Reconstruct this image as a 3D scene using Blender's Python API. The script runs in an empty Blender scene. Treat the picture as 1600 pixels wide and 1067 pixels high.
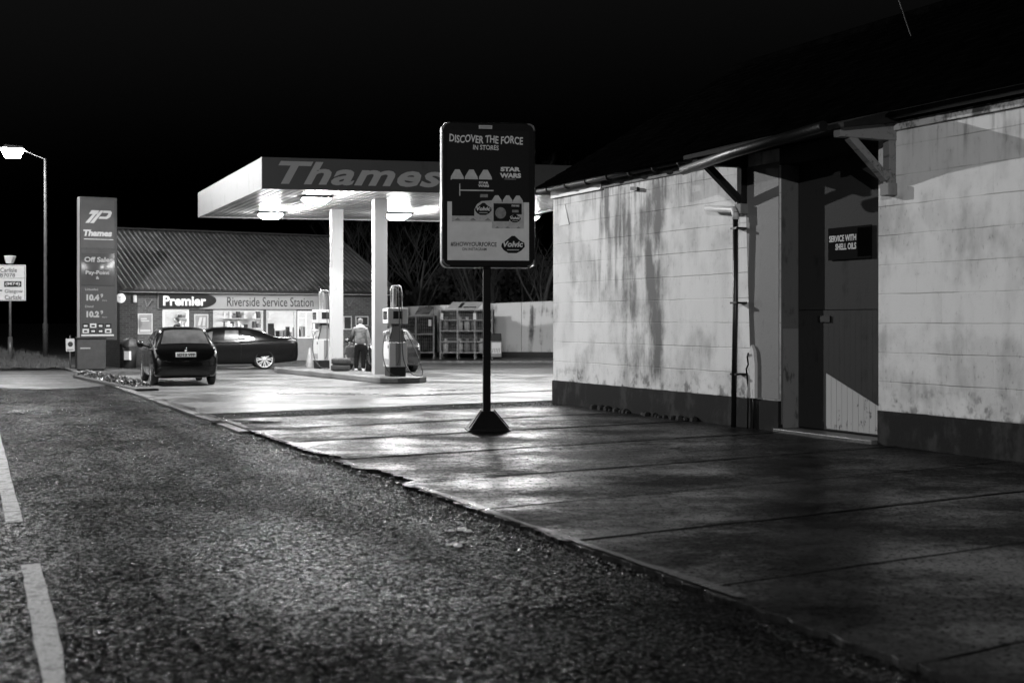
import bpy, bmesh, math, random
from mathutils import Vector, Matrix
random.seed(7)
S = bpy.context.scene
COL = S.collection
R = math.radians
F, H0, HY, CX = 2000.0, 1.65, 500.0, 800.0      # focal length in photo pixels, eye height, horizon row, centre column

# ------------------------------------------------------------------ camera, sky, exposure
cd = bpy.data.cameras.new('camera')
cam = bpy.data.objects.new('camera', cd); COL.objects.link(cam)
cam.location = (0, 0, H0); cam.rotation_euler = (R(90), 0, 0)
cd.sensor_width = 36; cd.lens = 36 * F / 1600
cd.shift_y = -(533.5 - HY) / 1600
cd.clip_start = .1; cd.clip_end = 900
cd.dof.use_dof = True; cd.dof.focus_distance = 21.0; cd.dof.aperture_fstop = 1.9
S.camera = cam
W = bpy.data.worlds.new('World'); S.world = W; W.use_nodes = True
nt = W.node_tree
bg = nt.nodes['Background']
sky = nt.nodes.new('ShaderNodeTexSky'); sky.sky_type = 'NISHITA'; sky.sun_disc = False
sky.sun_elevation = R(-4); sky.sun_rotation = R(200)
bw = nt.nodes.new('ShaderNodeRGBToBW')
nt.links.new(sky.outputs[0], bw.inputs[0]); nt.links.new(bw.outputs[0], bg.inputs[0])
bg.inputs[1].default_value = 0.4
S.view_settings.view_transform = 'Standard'; S.view_settings.look = 'None'
S.view_settings.exposure = 0; S.view_settings.gamma = 1
S.render.engine = 'CYCLES'

# ------------------------------------------------------------------ helpers
def tag(o, label=None, cat=None, group=None, kind=None):
    if label: o['label'] = label
    if cat: o['category'] = cat
    if group: o['group'] = group
    if kind: o['kind'] = kind
    return o
def thing(name, label, cat, loc=(0, 0, 0), rz=0, group=None):
    o = bpy.data.objects.new(name, None); COL.objects.link(o)
    o.location = loc; o.rotation_euler = (0, 0, rz); o.empty_display_size = .2
    return tag(o, label, cat, group)
def link_copy(o, parent=None):
    c = o.copy(); COL.objects.link(c)
    if parent is not None: c.parent = parent
    for ch in list(o.children): link_copy(ch, c)
    return c

class MB:
    def __init__(s): s.v = []; s.f = []; s.m = []; s.sm = []
    def add(s, vs, fs, mi=0, sm=False):
        b = len(s.v); s.v += [tuple(v) for v in vs]
        for f in fs: s.f.append(tuple(b + i for i in f)); s.m.append(mi); s.sm.append(sm)
        return s
    def box(s, x0, x1, y0, y1, z0, z1, mi=0):
        vs = [(x, y, z) for z in (z0, z1) for y in (y0, y1) for x in (x0, x1)]
        return s.add(vs, [(0, 2, 3, 1), (4, 5, 7, 6), (0, 1, 5, 4), (2, 6, 7, 3), (0, 4, 6, 2), (1, 3, 7, 5)], mi)
    def hexa(s, bot, top, mi=0):
        return s.add(list(bot) + list(top), [(3, 2, 1, 0), (4, 5, 6, 7), (0, 1, 5, 4), (1, 2, 6, 5), (2, 3, 7, 6), (3, 0, 4, 7)], mi)
    def prism(s, poly, z0, z1, mi=0, axis='z'):
        n = len(poly)
        if axis == 'z': a = [(x, y, z0) for x, y in poly]; b = [(x, y, z1) for x, y in poly]
        elif axis == 'y': a = [(x, z0, y) for x, y in poly]; b = [(x, z1, y) for x, y in poly]
        else: a = [(z0, x, y) for x, y in poly]; b = [(z1, x, y) for x, y in poly]
        fs = [tuple(range(n))[::-1], tuple(range(n, 2 * n))] + [(i, (i + 1) % n, (i + 1) % n + n, i + n) for i in range(n)]
        return s.add(a + b, fs, mi)
    def bar(s, p, q, w, h=None, mi=0):
        p, q = Vector(p), Vector(q); h = h or w; d = (q - p).normalized()
        up = Vector((0, 0, 1)) if abs(d.z) < .95 else Vector((0, 1, 0))
        x = d.cross(up).normalized() * w / 2; y = x.cross(d).normalized() * h / 2
        return s.hexa([p - x - y, p + x - y, p + x + y, p - x + y], [q - x - y, q + x - y, q + x + y, q - x + y], mi)
    def tube(s, pts, r, n=8, mi=0, caps=True, sm=True):
        pts = [Vector(p) for p in pts]; rs = r if isinstance(r, (list, tuple)) else [r] * len(pts)
        vs = []; px = None
        for i, p in enumerate(pts):
            d = (pts[min(i + 1, len(pts) - 1)] - pts[max(i - 1, 0)])
            if d.length < 1e-9: d = Vector((0, 0, 1))
            d.normalize()
            if px is None: px = d.cross(Vector((0, 0, 1)) if abs(d.z) < .9 else Vector((1, 0, 0))).normalized()
            else:
                px = px - d * px.dot(d)
                px = px.normalized() if px.length > 1e-6 else d.orthogonal().normalized()
            py = d.cross(px)
            for k in range(n):
                a = 2 * math.pi * k / n
                vs.append(p + (px * math.cos(a) + py * math.sin(a)) * rs[i])
        fs = [(i * n + k, i * n + (k + 1) % n, (i + 1) * n + (k + 1) % n, (i + 1) * n + k) for i in range(len(pts) - 1) for k in range(n)]
        s.add(vs, fs, mi, sm)
        if caps:
            b = len(s.v) - len(vs); m = len(pts) - 1
            s.f.append(tuple(b + k for k in range(n))[::-1]); s.m.append(mi); s.sm.append(False)
            s.f.append(tuple(b + m * n + k for k in range(n))); s.m.append(mi); s.sm.append(False)
        return s
    def lathe(s, prof, n=24, axis='z', c=(0, 0, 0), mi=0, sm=True):
        vs = []
        for r, h in prof:
            for k in range(n):
                a = 2 * math.pi * k / n; x, y = r * math.cos(a), r * math.sin(a)
                p = (x, y, h) if axis == 'z' else ((h, x, y) if axis == 'x' else (x, h, y))
                vs.append((p[0] + c[0], p[1] + c[1], p[2] + c[2]))
        return s.add(vs, [(i * n + k, i * n + (k + 1) % n, (i + 1) * n + (k + 1) % n, (i + 1) * n + k) for i in range(len(prof) - 1) for k in range(n)], mi, sm)
    def grid(s, rows, mi=0, sm=True, close=False):
        m = len(rows[0]); vs = [p for r in rows for p in r]
        fs = [(i * m + k, i * m + (k + 1) % m, (i + 1) * m + (k + 1) % m, (i + 1) * m + k) for i in range(len(rows) - 1) for k in range(m if close else m - 1)]
        return s.add(vs, fs, mi, sm)
    def xf(s, M):
        s.v = [tuple(M @ Vector(v)) for v in s.v]; return s
    def build(s, name, mats, parent=None, world=False, bevel=0, recalc=True, loc=None, rz=0, subsurf=0):
        me = bpy.data.meshes.new(name)
        me.from_pydata(s.v, [], s.f)
        if not isinstance(mats, (list, tuple)): mats = [mats]
        for m in mats: me.materials.append(m)
        me.polygons.foreach_set('material_index', s.m); me.polygons.foreach_set('use_smooth', s.sm)
        if world and parent is not None:
            p = parent; M = Matrix.Translation(p.location) @ Matrix.Rotation(p.rotation_euler.z, 4, 'Z')
            me.transform(M.inverted())
        if recalc:
            bm = bmesh.new(); bm.from_mesh(me); bmesh.ops.recalc_face_normals(bm, faces=bm.faces); bm.to_mesh(me); bm.free()
        o = bpy.data.objects.new(name, me); COL.objects.link(o)
        if parent is not None: o.parent = parent
        if loc is not None: o.location = loc; o.rotation_euler.z = rz
        if bevel:
            b = o.modifiers.new('bevel', 'BEVEL'); b.width = bevel; b.segments = 2; b.limit_method = 'ANGLE'; b.angle_limit = R(40)
        if subsurf:
            b = o.modifiers.new('sub', 'SUBSURF'); b.levels = subsurf; b.render_levels = subsurf
        return o

def textmesh(body, bold=0.0, shear=0.0, spacing=1.0):
    cu = bpy.data.curves.new('lettering', 'FONT'); cu.body = body; cu.offset = bold; cu.shear = shear
    cu.space_character = spacing; cu.align_x = 'LEFT'; cu.resolution_u = 3
    o = bpy.data.objects.new('lettering', cu); COL.objects.link(o)
    dg = bpy.context.evaluated_depsgraph_get(); dg.update()
    me = bpy.data.meshes.new_from_object(o.evaluated_get(dg))
    vs = [v.co.copy() for v in me.vertices]; fs = [tuple(p.vertices) for p in me.polygons]
    bpy.data.objects.remove(o); bpy.data.curves.remove(cu); bpy.data.meshes.remove(me)
    return vs, fs
def text_to(mb, body, x0, x1, z0, z1, y, bold=0.0, shear=0.0, mi=0, spacing=1.0, jitter=0, tilt=0.0):
    """Flat lettering facing local -y, its box fitted to x0..x1, z0..z1"""
    vs, fs = textmesh(body, bold, shear, spacing)
    ax, bx_ = min(v.x for v in vs), max(v.x for v in vs); ay, by = min(v.y for v in vs), max(v.y for v in vs)
    out = []
    for v in vs:
        u = (v.x - ax) / (bx_ - ax); w = (v.y - ay) / (by - ay)
        jz = jitter * math.sin(u * 23 + 1.3) * (z1 - z0) + tilt * (u - .5)
        out.append((x0 + u * (x1 - x0), y, z0 + w * (z1 - z0) + jz))
    mb.add(out, fs, mi)

# ------------------------------------------------------------------ materials (a black-and-white place: all greys)
MATS = {}
def mat(name, c, rough=.6, metal=0, var=0.0, vscale=3.0, bump=0.0, bscale=20.0, rvar=0.0, spec=.5, coat=0, stretch=(1, 1, 1), detail=4):
    m = bpy.data.materials.new(name); m.use_nodes = True; MATS[name] = m
    N = m.node_tree; L = N.links; b = N.nodes['Principled BSDF']
    b.inputs['Base Color'].default_value = (c, c, c, 1); b.inputs['Roughness'].default_value = rough
    b.inputs['Metallic'].default_value = metal; b.inputs['Specular IOR Level'].default_value = spec
    b.inputs['Coat Weight'].default_value = coat
    if var or bump or rvar:
        tc = N.nodes.new('ShaderNodeTexCoord'); mp = N.nodes.new('ShaderNodeMapping'); mp.inputs['Scale'].default_value = stretch
        L.new(tc.outputs['Object'], mp.inputs[0])
        if var or rvar:
            n = N.nodes.new('ShaderNodeTexNoise'); n.inputs['Scale'].default_value = vscale; n.inputs['Detail'].default_value = detail
            n.inputs['Roughness'].default_value = .65
            L.new(mp.outputs[0], n.inputs['Vector'])
            if var:
                mr = N.nodes.new('ShaderNodeMapRange'); mr.inputs[1].default_value = .3; mr.inputs[2].default_value = .7
                mr.inputs[3].default_value = max(0, c * (1 - var)); mr.inputs[4].default_value = c * (1 + var)
                L.new(n.outputs[0], mr.inputs[0]); L.new(mr.outputs[0], b.inputs['Base Color'])
            if rvar:
                mr = N.nodes.new('ShaderNodeMapRange'); mr.inputs[1].default_value = .35; mr.inputs[2].default_value = .65
                mr.inputs[3].default_value = max(.03, rough - rvar); mr.inputs[4].default_value = min(1, rough + rvar)
                L.new(n.outputs[0], mr.inputs[0]); L.new(mr.outputs[0], b.inputs['Roughness'])
        if bump:
            n2 = N.nodes.new('ShaderNodeTexNoise'); n2.inputs['Scale'].default_value = bscale; n2.inputs['Detail'].default_value = 3
            bp = N.nodes.new('ShaderNodeBump'); bp.inputs['Strength'].default_value = bump; bp.inputs['Distance'].default_value = .02
            L.new(mp.outputs[0], n2.inputs['Vector']); L.new(n2.outputs[0], bp.inputs['Height']); L.new(bp.outputs[0], b.inputs['Normal'])
    return m
def emit(name, c, strength):
    m = bpy.data.materials.new(name); m.use_nodes = True; b = m.node_tree.nodes['Principled BSDF']
    b.inputs['Base Color'].default_value = (c, c, c, 1)
    b.inputs['Emission Color'].default_value = (1, 1, 1, 1); b.inputs['Emission Strength'].default_value = strength
    return m

class G:                              # tiny node-graph writer
    def __init__(s, m): s.N = m.node_tree; s.b = s.N.nodes['Principled BSDF']; s.tc = s.N.nodes.new('ShaderNodeTexCoord')
    def link(s, a, b): s.N.links.new(a, b)
    def val(s, sock, v):
        if isinstance(v, (int, float, tuple)): sock.default_value = v
        else: s.link(v, sock)
    def noise(s, scale, detail=3, stretch=(1, 1, 1), off=(0, 0, 0), rough=.6, road=False):
        mp = s.N.nodes.new('ShaderNodeMapping'); mp.inputs['Scale'].default_value = stretch
        if road: mp.vector_type = 'TEXTURE'; mp.inputs['Rotation'].default_value = (0, 0, R(24.3)); mp.inputs['Scale'].default_value = (1, 4, 1)
        mp.inputs["Location"].default_value = off
        s.link(s.tc.outputs['Object'], mp.inputs[0]); n = s.N.nodes.new('ShaderNodeTexNoise'); n.inputs['Scale'].default_value = scale
        n.inputs['Detail'].default_value = detail; n.inputs['Roughness'].default_value = rough; s.link(mp.outputs[0], n.inputs['Vector']); return n.outputs[0]
    def ramp(s, v, a, b, c=0.0, d=1.0):
        n = s.N.nodes.new('ShaderNodeMapRange'); n.interpolation_type = 'SMOOTHSTEP'; s.val(n.inputs[0], v)
        for i, x in ((1, a), (2, b), (3, c), (4, d)): n.inputs[i].default_value = x
        return n.outputs[0]
    def math(s, op, a, b=0.0):
        n = s.N.nodes.new('ShaderNodeMath'); n.operation = op; s.val(n.inputs[0], a); s.val(n.inputs[1], b); return n.outputs[0]
    def xyz(s):
        n = s.N.nodes.new('ShaderNodeSeparateXYZ'); s.link(s.tc.outputs['Object'], n.inputs[0]); return n.outputs
    def bump(s, h, strength, dist=.02, normal=None):
        n = s.N.nodes.new('ShaderNodeBump'); n.inputs['Strength'].default_value = strength; n.inputs['Distance'].default_value = dist
        s.link(h, n.inputs['Height'])
        if normal: s.link(normal, n.inputs['Normal'])
        return n.outputs[0]
    def band(s, v, a, b, e): return s.math('MULTIPLY', s.ramp(v, a - e, a + e), s.ramp(v, b - e, b + e, 1, 0))

def road_mat(nm='wet_asphalt', bs=1.0, sp=1.0):
    m = mat(nm, .03, spec=.28); g = G(m)
    fine = g.noise(60, 2, rough=.7); mid = g.noise(14, 3); big = g.noise(.7, 3); big2 = g.noise(.35, 2, off=(5, 3, 0))
    g.link(g.ramp(g.math('ADD', g.math('MULTIPLY', mid, .5), g.math('MULTIPLY', big, .5)), .35, .65, .003, .016), g.b.inputs['Base Color'])
    g.link(g.ramp(g.math('ADD', g.math('MULTIPLY', big, .5), g.math('MULTIPLY', mid, .5)), .4, .62, .2, .42), g.b.inputs['Roughness'])
    v = g.N.nodes.new('ShaderNodeTexVoronoi'); v.inputs['Scale'].default_value = 70; g.link(g.tc.outputs['Object'], v.inputs['Vector'])
    v2 = g.N.nodes.new('ShaderNodeTexVoronoi'); v2.inputs['Scale'].default_value = 33; g.link(g.tc.outputs['Object'], v2.inputs['Vector'])
    h = g.math('ADD', g.math('MULTIPLY', v.outputs[0], .6), g.math('ADD', g.math('MULTIPLY', fine, .4), g.math('MULTIPLY', v2.outputs[0], .5)))
    X, Y, Z = g.xyz(); nn_ = g.math('ADD', g.math('MULTIPLY', g.math('SUBTRACT', X, 1.43), .911), g.math('MULTIPLY', g.math('SUBTRACT', Y, 7.33), .412))
    trk = g.math('ADD', g.band(nn_, -2.7, -1.5, .5), g.math('ADD', g.math('MULTIPLY', g.band(nn_, -.8, .2, .3), .7), g.math('MULTIPLY', g.band(nn_, -6, -4.2, .4), .8)))
    wet = g.math('MULTIPLY', g.ramp(g.noise(.6, 5, off=(11, 2, 0), rough=.65, road=True), .40, .60), g.math('ADD', g.math('MULTIPLY', trk, .85), .06)); grain = g.ramp(g.noise(34, 4, off=(1, 8, 0), rough=.8), .5, .7)
    g.link(g.math('MULTIPLY', grain, g.math('ADD', g.math('MULTIPLY', wet, .85 * sp), .045 * sp)), g.b.inputs['Specular IOR Level'])
    n1 = g.bump(h, bs, .022); n2 = g.bump(mid, .6, .022, n1); g.link(g.bump(big2, .2, .3, n2), g.b.inputs['Normal'])
    return m
def concrete_mat(name='wet_concrete', lo=.004, hi=.018, r0=.28, r1=.6, b=.4):
    m = mat(name, .04, spec=.3 if name == 'wet_concrete' else .22); g = G(m)
    mid = g.noise(9, 4); big = g.noise(.55, 4, stretch=(1, 1.6, 1), rough=.55); pit = g.noise(38, 2, rough=.75); mask = g.noise(1.6, 2, off=(7, 1, 0))
    g.link(g.ramp(g.math('ADD', g.math('MULTIPLY', mid, .4), g.math('MULTIPLY', big, .6)), .38, .62, lo, hi), g.b.inputs['Base Color'])
    g.link(g.ramp(g.math('ADD', g.math('MULTIPLY', mid, .3), g.math('MULTIPLY', big, .7)), .42, .6, r0, r1), g.b.inputs['Roughness'])
    if name == 'wet_concrete':
        wet = g.ramp(g.math('ADD', g.math('MULTIPLY', g.noise(.6, 4, off=(3, 9, 0), rough=.6), .75), g.math('MULTIPLY', g.noise(7, 3), .25)), .44, .62)
        fleck = g.ramp(g.noise(30, 2, off=(0, 5, 0), rough=.7), .35, .55)
        g.link(g.math('MULTIPLY', fleck, g.math('ADD', g.math('MULTIPLY', wet, .24), .015)), g.b.inputs['Specular IOR Level'])
    pits = g.math('MULTIPLY', g.ramp(pit, .62, .72), g.ramp(mask, .4, .6))
    h = g.math('SUBTRACT', g.noise(22, 3), g.math('MULTIPLY', pits, 2.0))
    n1 = g.bump(h, b, .005 if name == 'wet_concrete' else .012); g.link(g.bump(big, .12, .25, n1), g.b.inputs['Normal'])
    return m
def wall_mat():
    m = mat('painted_blockwork', .5); g = G(m); X, Y, Z = g.xyz()
    # blocks 0.85 x 0.387 with thin uneven joints
    def groove(v, period, off, w):
        f = g.math('FRACT', g.math('DIVIDE', g.math('ADD', v, off), period)); d = g.math('ABSOLUTE', g.math('SUBTRACT', f, .5)); return g.ramp(d, .5 - w / period, .5, 0, 1)
    wob = g.math('MULTIPLY', g.math('SUBTRACT', g.noise(1.5, 3), .5), .03)
    row = g.math('FLOOR', g.math('DIVIDE', g.math('ADD', Z, -.43), .387))
    hz = groove(g.math('ADD', Z, wob), .387, -.444, .012)
    vx = groove(g.math('ADD', g.math('ADD', X, wob), g.math('MULTIPLY', row, .425)), .85, 0, .010)
    jn = g.ramp(g.noise(1.3, 3, off=(2, 2, 2)), .38, .62)
    joints = g.math('MAXIMUM', g.math('MULTIPLY', hz, g.math('ADD', g.math('MULTIPLY', jn, .75), .25)), g.math('MULTIPLY', vx, g.math('MULTIPLY', jn, .25)))
    # weather streaks (run down from the eaves)
    st = g.noise(6.5, 4, stretch=(1, 1, .1)); st2 = g.noise(2.2, 4, stretch=(1, 1, .35), off=(3, 0, 1)); fine = g.noise(20, 4, stretch=(1, 1, .5))
    heavy = g.math('MULTIPLY', g.band(g.math('ADD', X, g.math('MULTIPLY', g.math('SUBTRACT', g.noise(3, 3), .5), .5)), 2.75, 4.15, .22), g.band(Z, .75, 4.4, .3))
    hv = g.math('MULTIPLY', heavy, g.ramp(g.math('ADD', g.math('MULTIPLY', st, .4), g.math('MULTIPLY', g.noise(2.6, 5, stretch=(1, 1, .5), off=(1, 6, 3), rough=.65), .6)), .36, .64))
    left = g.math('MULTIPLY', g.band(X, 1.7, 2.9, .3), g.math('MULTIPLY', g.band(Z, 2.2, 4.4, .5), g.ramp(st, .4, .6)))
    foot = g.math('MULTIPLY', g.ramp(Z, .45, .95, 1, 0), g.ramp(g.noise(4, 3), .48, .65))
    top = g.math('MULTIPLY', g.ramp(Z, 3.2, 4.2), g.ramp(st, .5, .68))
    gen = g.math('ADD', g.math('MULTIPLY', g.ramp(st2, .40, .66), .5), g.math('MULTIPLY', g.ramp(g.noise(.9, 4, off=(8, 8, 1)), .42, .62), .6))
    core = g.math('MULTIPLY', g.band(X, 3.55, 4.1, .18), g.band(g.math('ADD', Z, g.math('MULTIPLY', st2, .6)), .9, 4.2, .35)); k = g.math('ADD', g.math('MULTIPLY', hv, .62), g.math('MULTIPLY', core, g.ramp(st2, .3, .65, .15, .6)))
    for a, w in ((left, .5), (foot, .5), (top, .45), (gen, .55), (g.math('MULTIPLY', g.ramp(fine, .55, .75), 1), .28)): k = g.math('ADD', k, g.math('MULTIPLY', a, w))
    chips = g.ramp(g.noise(5.5, 5, off=(9, 4, 2), rough=.75), .70, .74)
    col = g.math('MULTIPLY', g.ramp(k, 0, 1.15, .68, .09), g.math('SUBTRACT', 1.0, g.math('MULTIPLY', joints, .45)))
    col = g.math('MULTIPLY', col, g.math('SUBTRACT', 1.0, g.math('MULTIPLY', chips, .6)))
    g.link(col, g.b.inputs['Base Color']); g.b.inputs['Roughness'].default_value = .7
    h = g.math('ADD', g.math('MULTIPLY', joints, -1.0), g.math('MULTIPLY', g.noise(30, 3), .35))
    g.link(g.bump(h, .5, .012), g.b.inputs['Normal'])
    return m
def stain_mat(name, base, dark, scale=5, stretch=(1, 1, .15), lo=.5, hi=.66, rough=.7, bump=.3, spec=.5):
    m = mat(name, base, spec=spec); g = G(m)
    n = g.noise(scale, 4, stretch=stretch, rough=.7); n2 = g.noise(scale * .6, 4, off=(4, 4, 4)); k = g.ramp(g.math('ADD', g.math('MULTIPLY', n, .6), g.math('MULTIPLY', n2, .4)), lo, hi)
    g.link(g.ramp(k, 0, 1, base, dark), g.b.inputs['Base Color']); g.b.inputs['Roughness'].default_value = rough
    g.link(g.bump(g.noise(35, 3), bump, .01), g.b.inputs['Normal']); return m
def brick_mat():
    m = mat('red_brick_grey', .07); g = G(m)
    X, Y, Z = g.xyz(); c = g.N.nodes.new('ShaderNodeCombineXYZ'); g.link(g.math('ADD', X, Y), c.inputs[0]); g.link(Z, c.inputs[1])
    bt = g.N.nodes.new('ShaderNodeTexBrick'); g.link(c.outputs[0], bt.inputs[0])
    for k, v in (('Color1', .025), ('Color2', .05), ('Mortar', .09)): bt.inputs[k].default_value = (v, v, v, 1)
    bt.inputs['Scale'].default_value = 1; bt.inputs['Brick Width'].default_value = .225; bt.inputs['Row Height'].default_value = .075; bt.inputs['Mortar Size'].default_value = .008
    g.link(bt.outputs[0], g.b.inputs['Base Color']); g.b.inputs['Roughness'].default_value = .8; return m

ROAD = road_mat('wet_asphalt', 1.0, 1.9); CONC = concrete_mat(); CONC2 = concrete_mat('wet_forecourt', .03, .10, .3, .62, .4)
PATCH = road_mat('smooth_asphalt_patch', .45, .4)
WALL = wall_mat(); BRICK = brick_mat()
PLINTH = stain_mat('dark_plinth_paint', .012, .035, 3, (1, 1, .5), .45, .65, spec=.08)
STUCCO2 = stain_mat('grey_and_shade_render', .17, .09, 5, (1, 1, .3), .5, .72)  # grey render; its tone also paints the shadow strip by the doorway
DOORP = stain_mat('grey_door_paint', .026, .012, 5, (1, 1, .12), .52, .7, spec=.15)
DOORW = stain_mat('lit_peeling_paint', .34, .05, 9, (1, 1, .35), .56, .66)  # pale tone stands for lamp light on the door, with peeling
WHITEW = stain_mat('streaked_white_wall', .62, .12, 2.2, (1, 1, .12), .54, .72)
BACKW = stain_mat('streaked_white_render', .55, .06, 2.4, (1, 1, .1), .47, .66)
ROOF = mat('dark_slate', .0015, .95, spec=.0, var=.6, vscale=4, bump=.5, bscale=12, stretch=(1, .2, 1))
TIMB = stain_mat('weathered_timber', .16, .05, 8, (.3, 3, 3), .48, .65)
TIMBD = mat('dark_timber', .01, .8, spec=.15, var=.4, vscale=8)
BLK = mat('black_paint', .006, .5, spec=.2, var=.3, vscale=6)
BLKM = mat('black_powder_coat', .003, .6, spec=.1, var=.3, vscale=9, bump=.1)
PVCW = stain_mat('dirty_white_pvc', .55, .2, 6, (1, 1, 1), .5, .7, .45)
CAST = mat('dark_cast_pipe', .006, .4, bump=.2, bscale=30)
STEEL = mat('galvanised_steel', .35, .4, .8, var=.25, vscale=12)
DSTEEL = mat('dull_grey_steel', .12, .5, .5, var=.3, vscale=9)
WHITE = mat('white_gloss_panel', .62, .35, var=.08, vscale=5)
OFFW = stain_mat('scuffed_white_paint', .58, .25, 5, (1, 1, .3), .56, .74, .4)
LGREY = mat('light_grey_panel', .36, .4, var=.1, vscale=4)
MGREY = mat('mid_grey_panel', .16, .45, var=.15, vscale=4)
DGREY = mat('dark_grey_panel', .025, .55, spec=.2, var=.2, vscale=4)
RUB = mat('black_rubber', .02, .7, bump=.3, bscale=60)
TYRE = mat('old_tyre_rubber', .018, .7, spec=.3, var=.3, vscale=9, bump=.4, bscale=50)
PAINTB = mat('black_car_paint', .004, .16, coat=.4, spec=.4)
PAINTG = mat('dark_grey_car_paint', .018, .2, .3, coat=.7)
GLASSD = mat('dark_car_glass', .01, .06, spec=.7)
GLASSM = mat('lit_car_glass', .05, .3, spec=.3, var=.4, vscale=4)  # paler glass: the light seen through the windows is put in its colour
LAMPR = mat('red_lamp_lens', .12, .15, coat=.6, var=.3, vscale=30)
ALLOY = mat('alloy_rim', .62, .28, .75)
CHROME = mat('chrome', .7, .12, 1.0)
PLATE = mat('plate_white', .9, .4)
INK = mat('black_ink', .006, .6, spec=.15)
LET_W = mat('white_lettering', .62, .5); LET_G = mat('grey_lettering', .38, .5); LET_L = mat('pale_grey_lettering', .26, .5)
SKIN = mat('skin', .42, .55, var=.08, vscale=30); HAIR = mat('short_fair_hair', .05, .7, var=.5, vscale=60, bump=.6, bscale=90)
JACK = stain_mat('quilted_jacket', .075, .03, 14, (.4, .4, 1.6), .42, .6); TROU = mat('dark_trousers', .004, .9, spec=.1, var=.3, vscale=14, bump=.3); BOOT = mat('pale_boots', .42, .7, var=.3, vscale=20)
JACKL = mat('pale_jacket_yoke', .4, .7, var=.1, vscale=20)
BARK = mat('bare_bark', .026, .8, var=.5, vscale=14)
GRASS = mat('dark_grass', .018, .8, var=.5, vscale=8)
KERB = concrete_mat('kerb_stone', .05, .14, .3, .6, .4)
E_CAN = emit('canopy_lamp_glow', .8, 420); E_ST = emit('street_lamp_glow', .8, 90); E_SHOP = emit('shop_ceiling_tube', .8, 55)
E_BOX = emit('backlit_panel', .5, .05)
def glass():
    m = bpy.data.materials.new('window_glass'); m.use_nodes = True; N = m.node_tree; N.nodes.remove(N.nodes['Principled BSDF'])
    o = N.nodes['Material Output']; t = N.nodes.new('ShaderNodeBsdfTransparent'); gl = N.nodes.new('ShaderNodeBsdfGlossy'); gl.inputs['Roughness'].default_value = .05
    mx = N.nodes.new('ShaderNodeMixShader'); mx.inputs[0].default_value = .08
    N.links.new(t.outputs[0], mx.inputs[1]); N.links.new(gl.outputs[0], mx.inputs[2]); N.links.new(mx.outputs[0], o.inputs[0]); return m
GLASS = glass()

# ------------------------------------------------------------------ frames: a facade's own axes, filled from the photo's measurements
class Frame:
    def __init__(s, ox, oy, ang):
        s.ox, s.oy, s.a = ox, oy, ang; s.c, s.s = math.cos(ang), math.sin(ang)
    def t(s, px, d=0.0):
        r = (px - CX) / F; return (r * (s.oy + d * s.c) - s.ox + d * s.s) / (s.c - r * s.s)
    def Y(s, t, d=0.0): return s.oy + t * s.s + d * s.c
    def z(s, px, py, d=0.0): return H0 + (HY - py) / F * s.Y(s.t(px, d), d)
    def w(s, t, d, z=0): return Vector((s.ox + t * s.c - d * s.s, s.oy + t * s.s + d * s.c, z))
def gp(px, py, z=0.0):
    Y = (H0 - z) * F / (py - HY); return Vector(((px - CX) / F * Y, Y, z))
def at(px, py, Y): return Vector(((px - CX) / F * Y, Y, H0 + (HY - py) / F * Y))

# ------------------------------------------------------------------ ground
KO = Vector((1.43, 7.33)); KD = Vector((-.412, .911)); KN = Vector((.911, .412))     # kerb line of the near side of the road
def K(t, n=0.0, z=0.0):
    p = KO + KD * t + KN * n; return Vector((p.x, p.y, z))
mb = MB(); n = 120; mb.add([(-400, -60, -.08), (400, -60, -.08), (400, 600, -.08), (-400, 600, -.08)], [(0, 1, 2, 3)])
tag(mb.build('ground', GRASS, recalc=False), kind='structure')
mb = MB(); mb.add([K(-40, -8.2, -.045), K(-40, .6, -.045), K(62, .6, -.045), K(62, -8.2, -.045)], [(0, 1, 2, 3)])
tag(mb.build('road', ROAD, recalc=False), kind='structure')
# centre line dashes, worn edges
LINEP = stain_mat('worn_road_paint', .22, .03, 12, (1, 1, 1), .47, .6, .7, 1.0)
mb = MB()
def dash(a, b, w):
    p, q = gp(*a), gp(*b); d = (q - p).normalized(); s_ = Vector((-d.y, d.x, 0)) * w / 2; m = 14; rows = []
    for i in range(m + 1):
        c = p.lerp(q, i / m); rows.append([c - s_ * random.uniform(.9, 1.06) + Vector((0, 0, -.040)), c + s_ * random.uniform(.9, 1.06) + Vector((0, 0, -.040))])
    mb.grid(rows, sm=False)
dash((-12, 655), (22, 808), .14); dash((48, 872), (92, 1067), .13); dash((100, 1120), (118, 1220), .17)
tag(mb.build('road_markings', LINEP, recalc=False), kind='structure')
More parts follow.
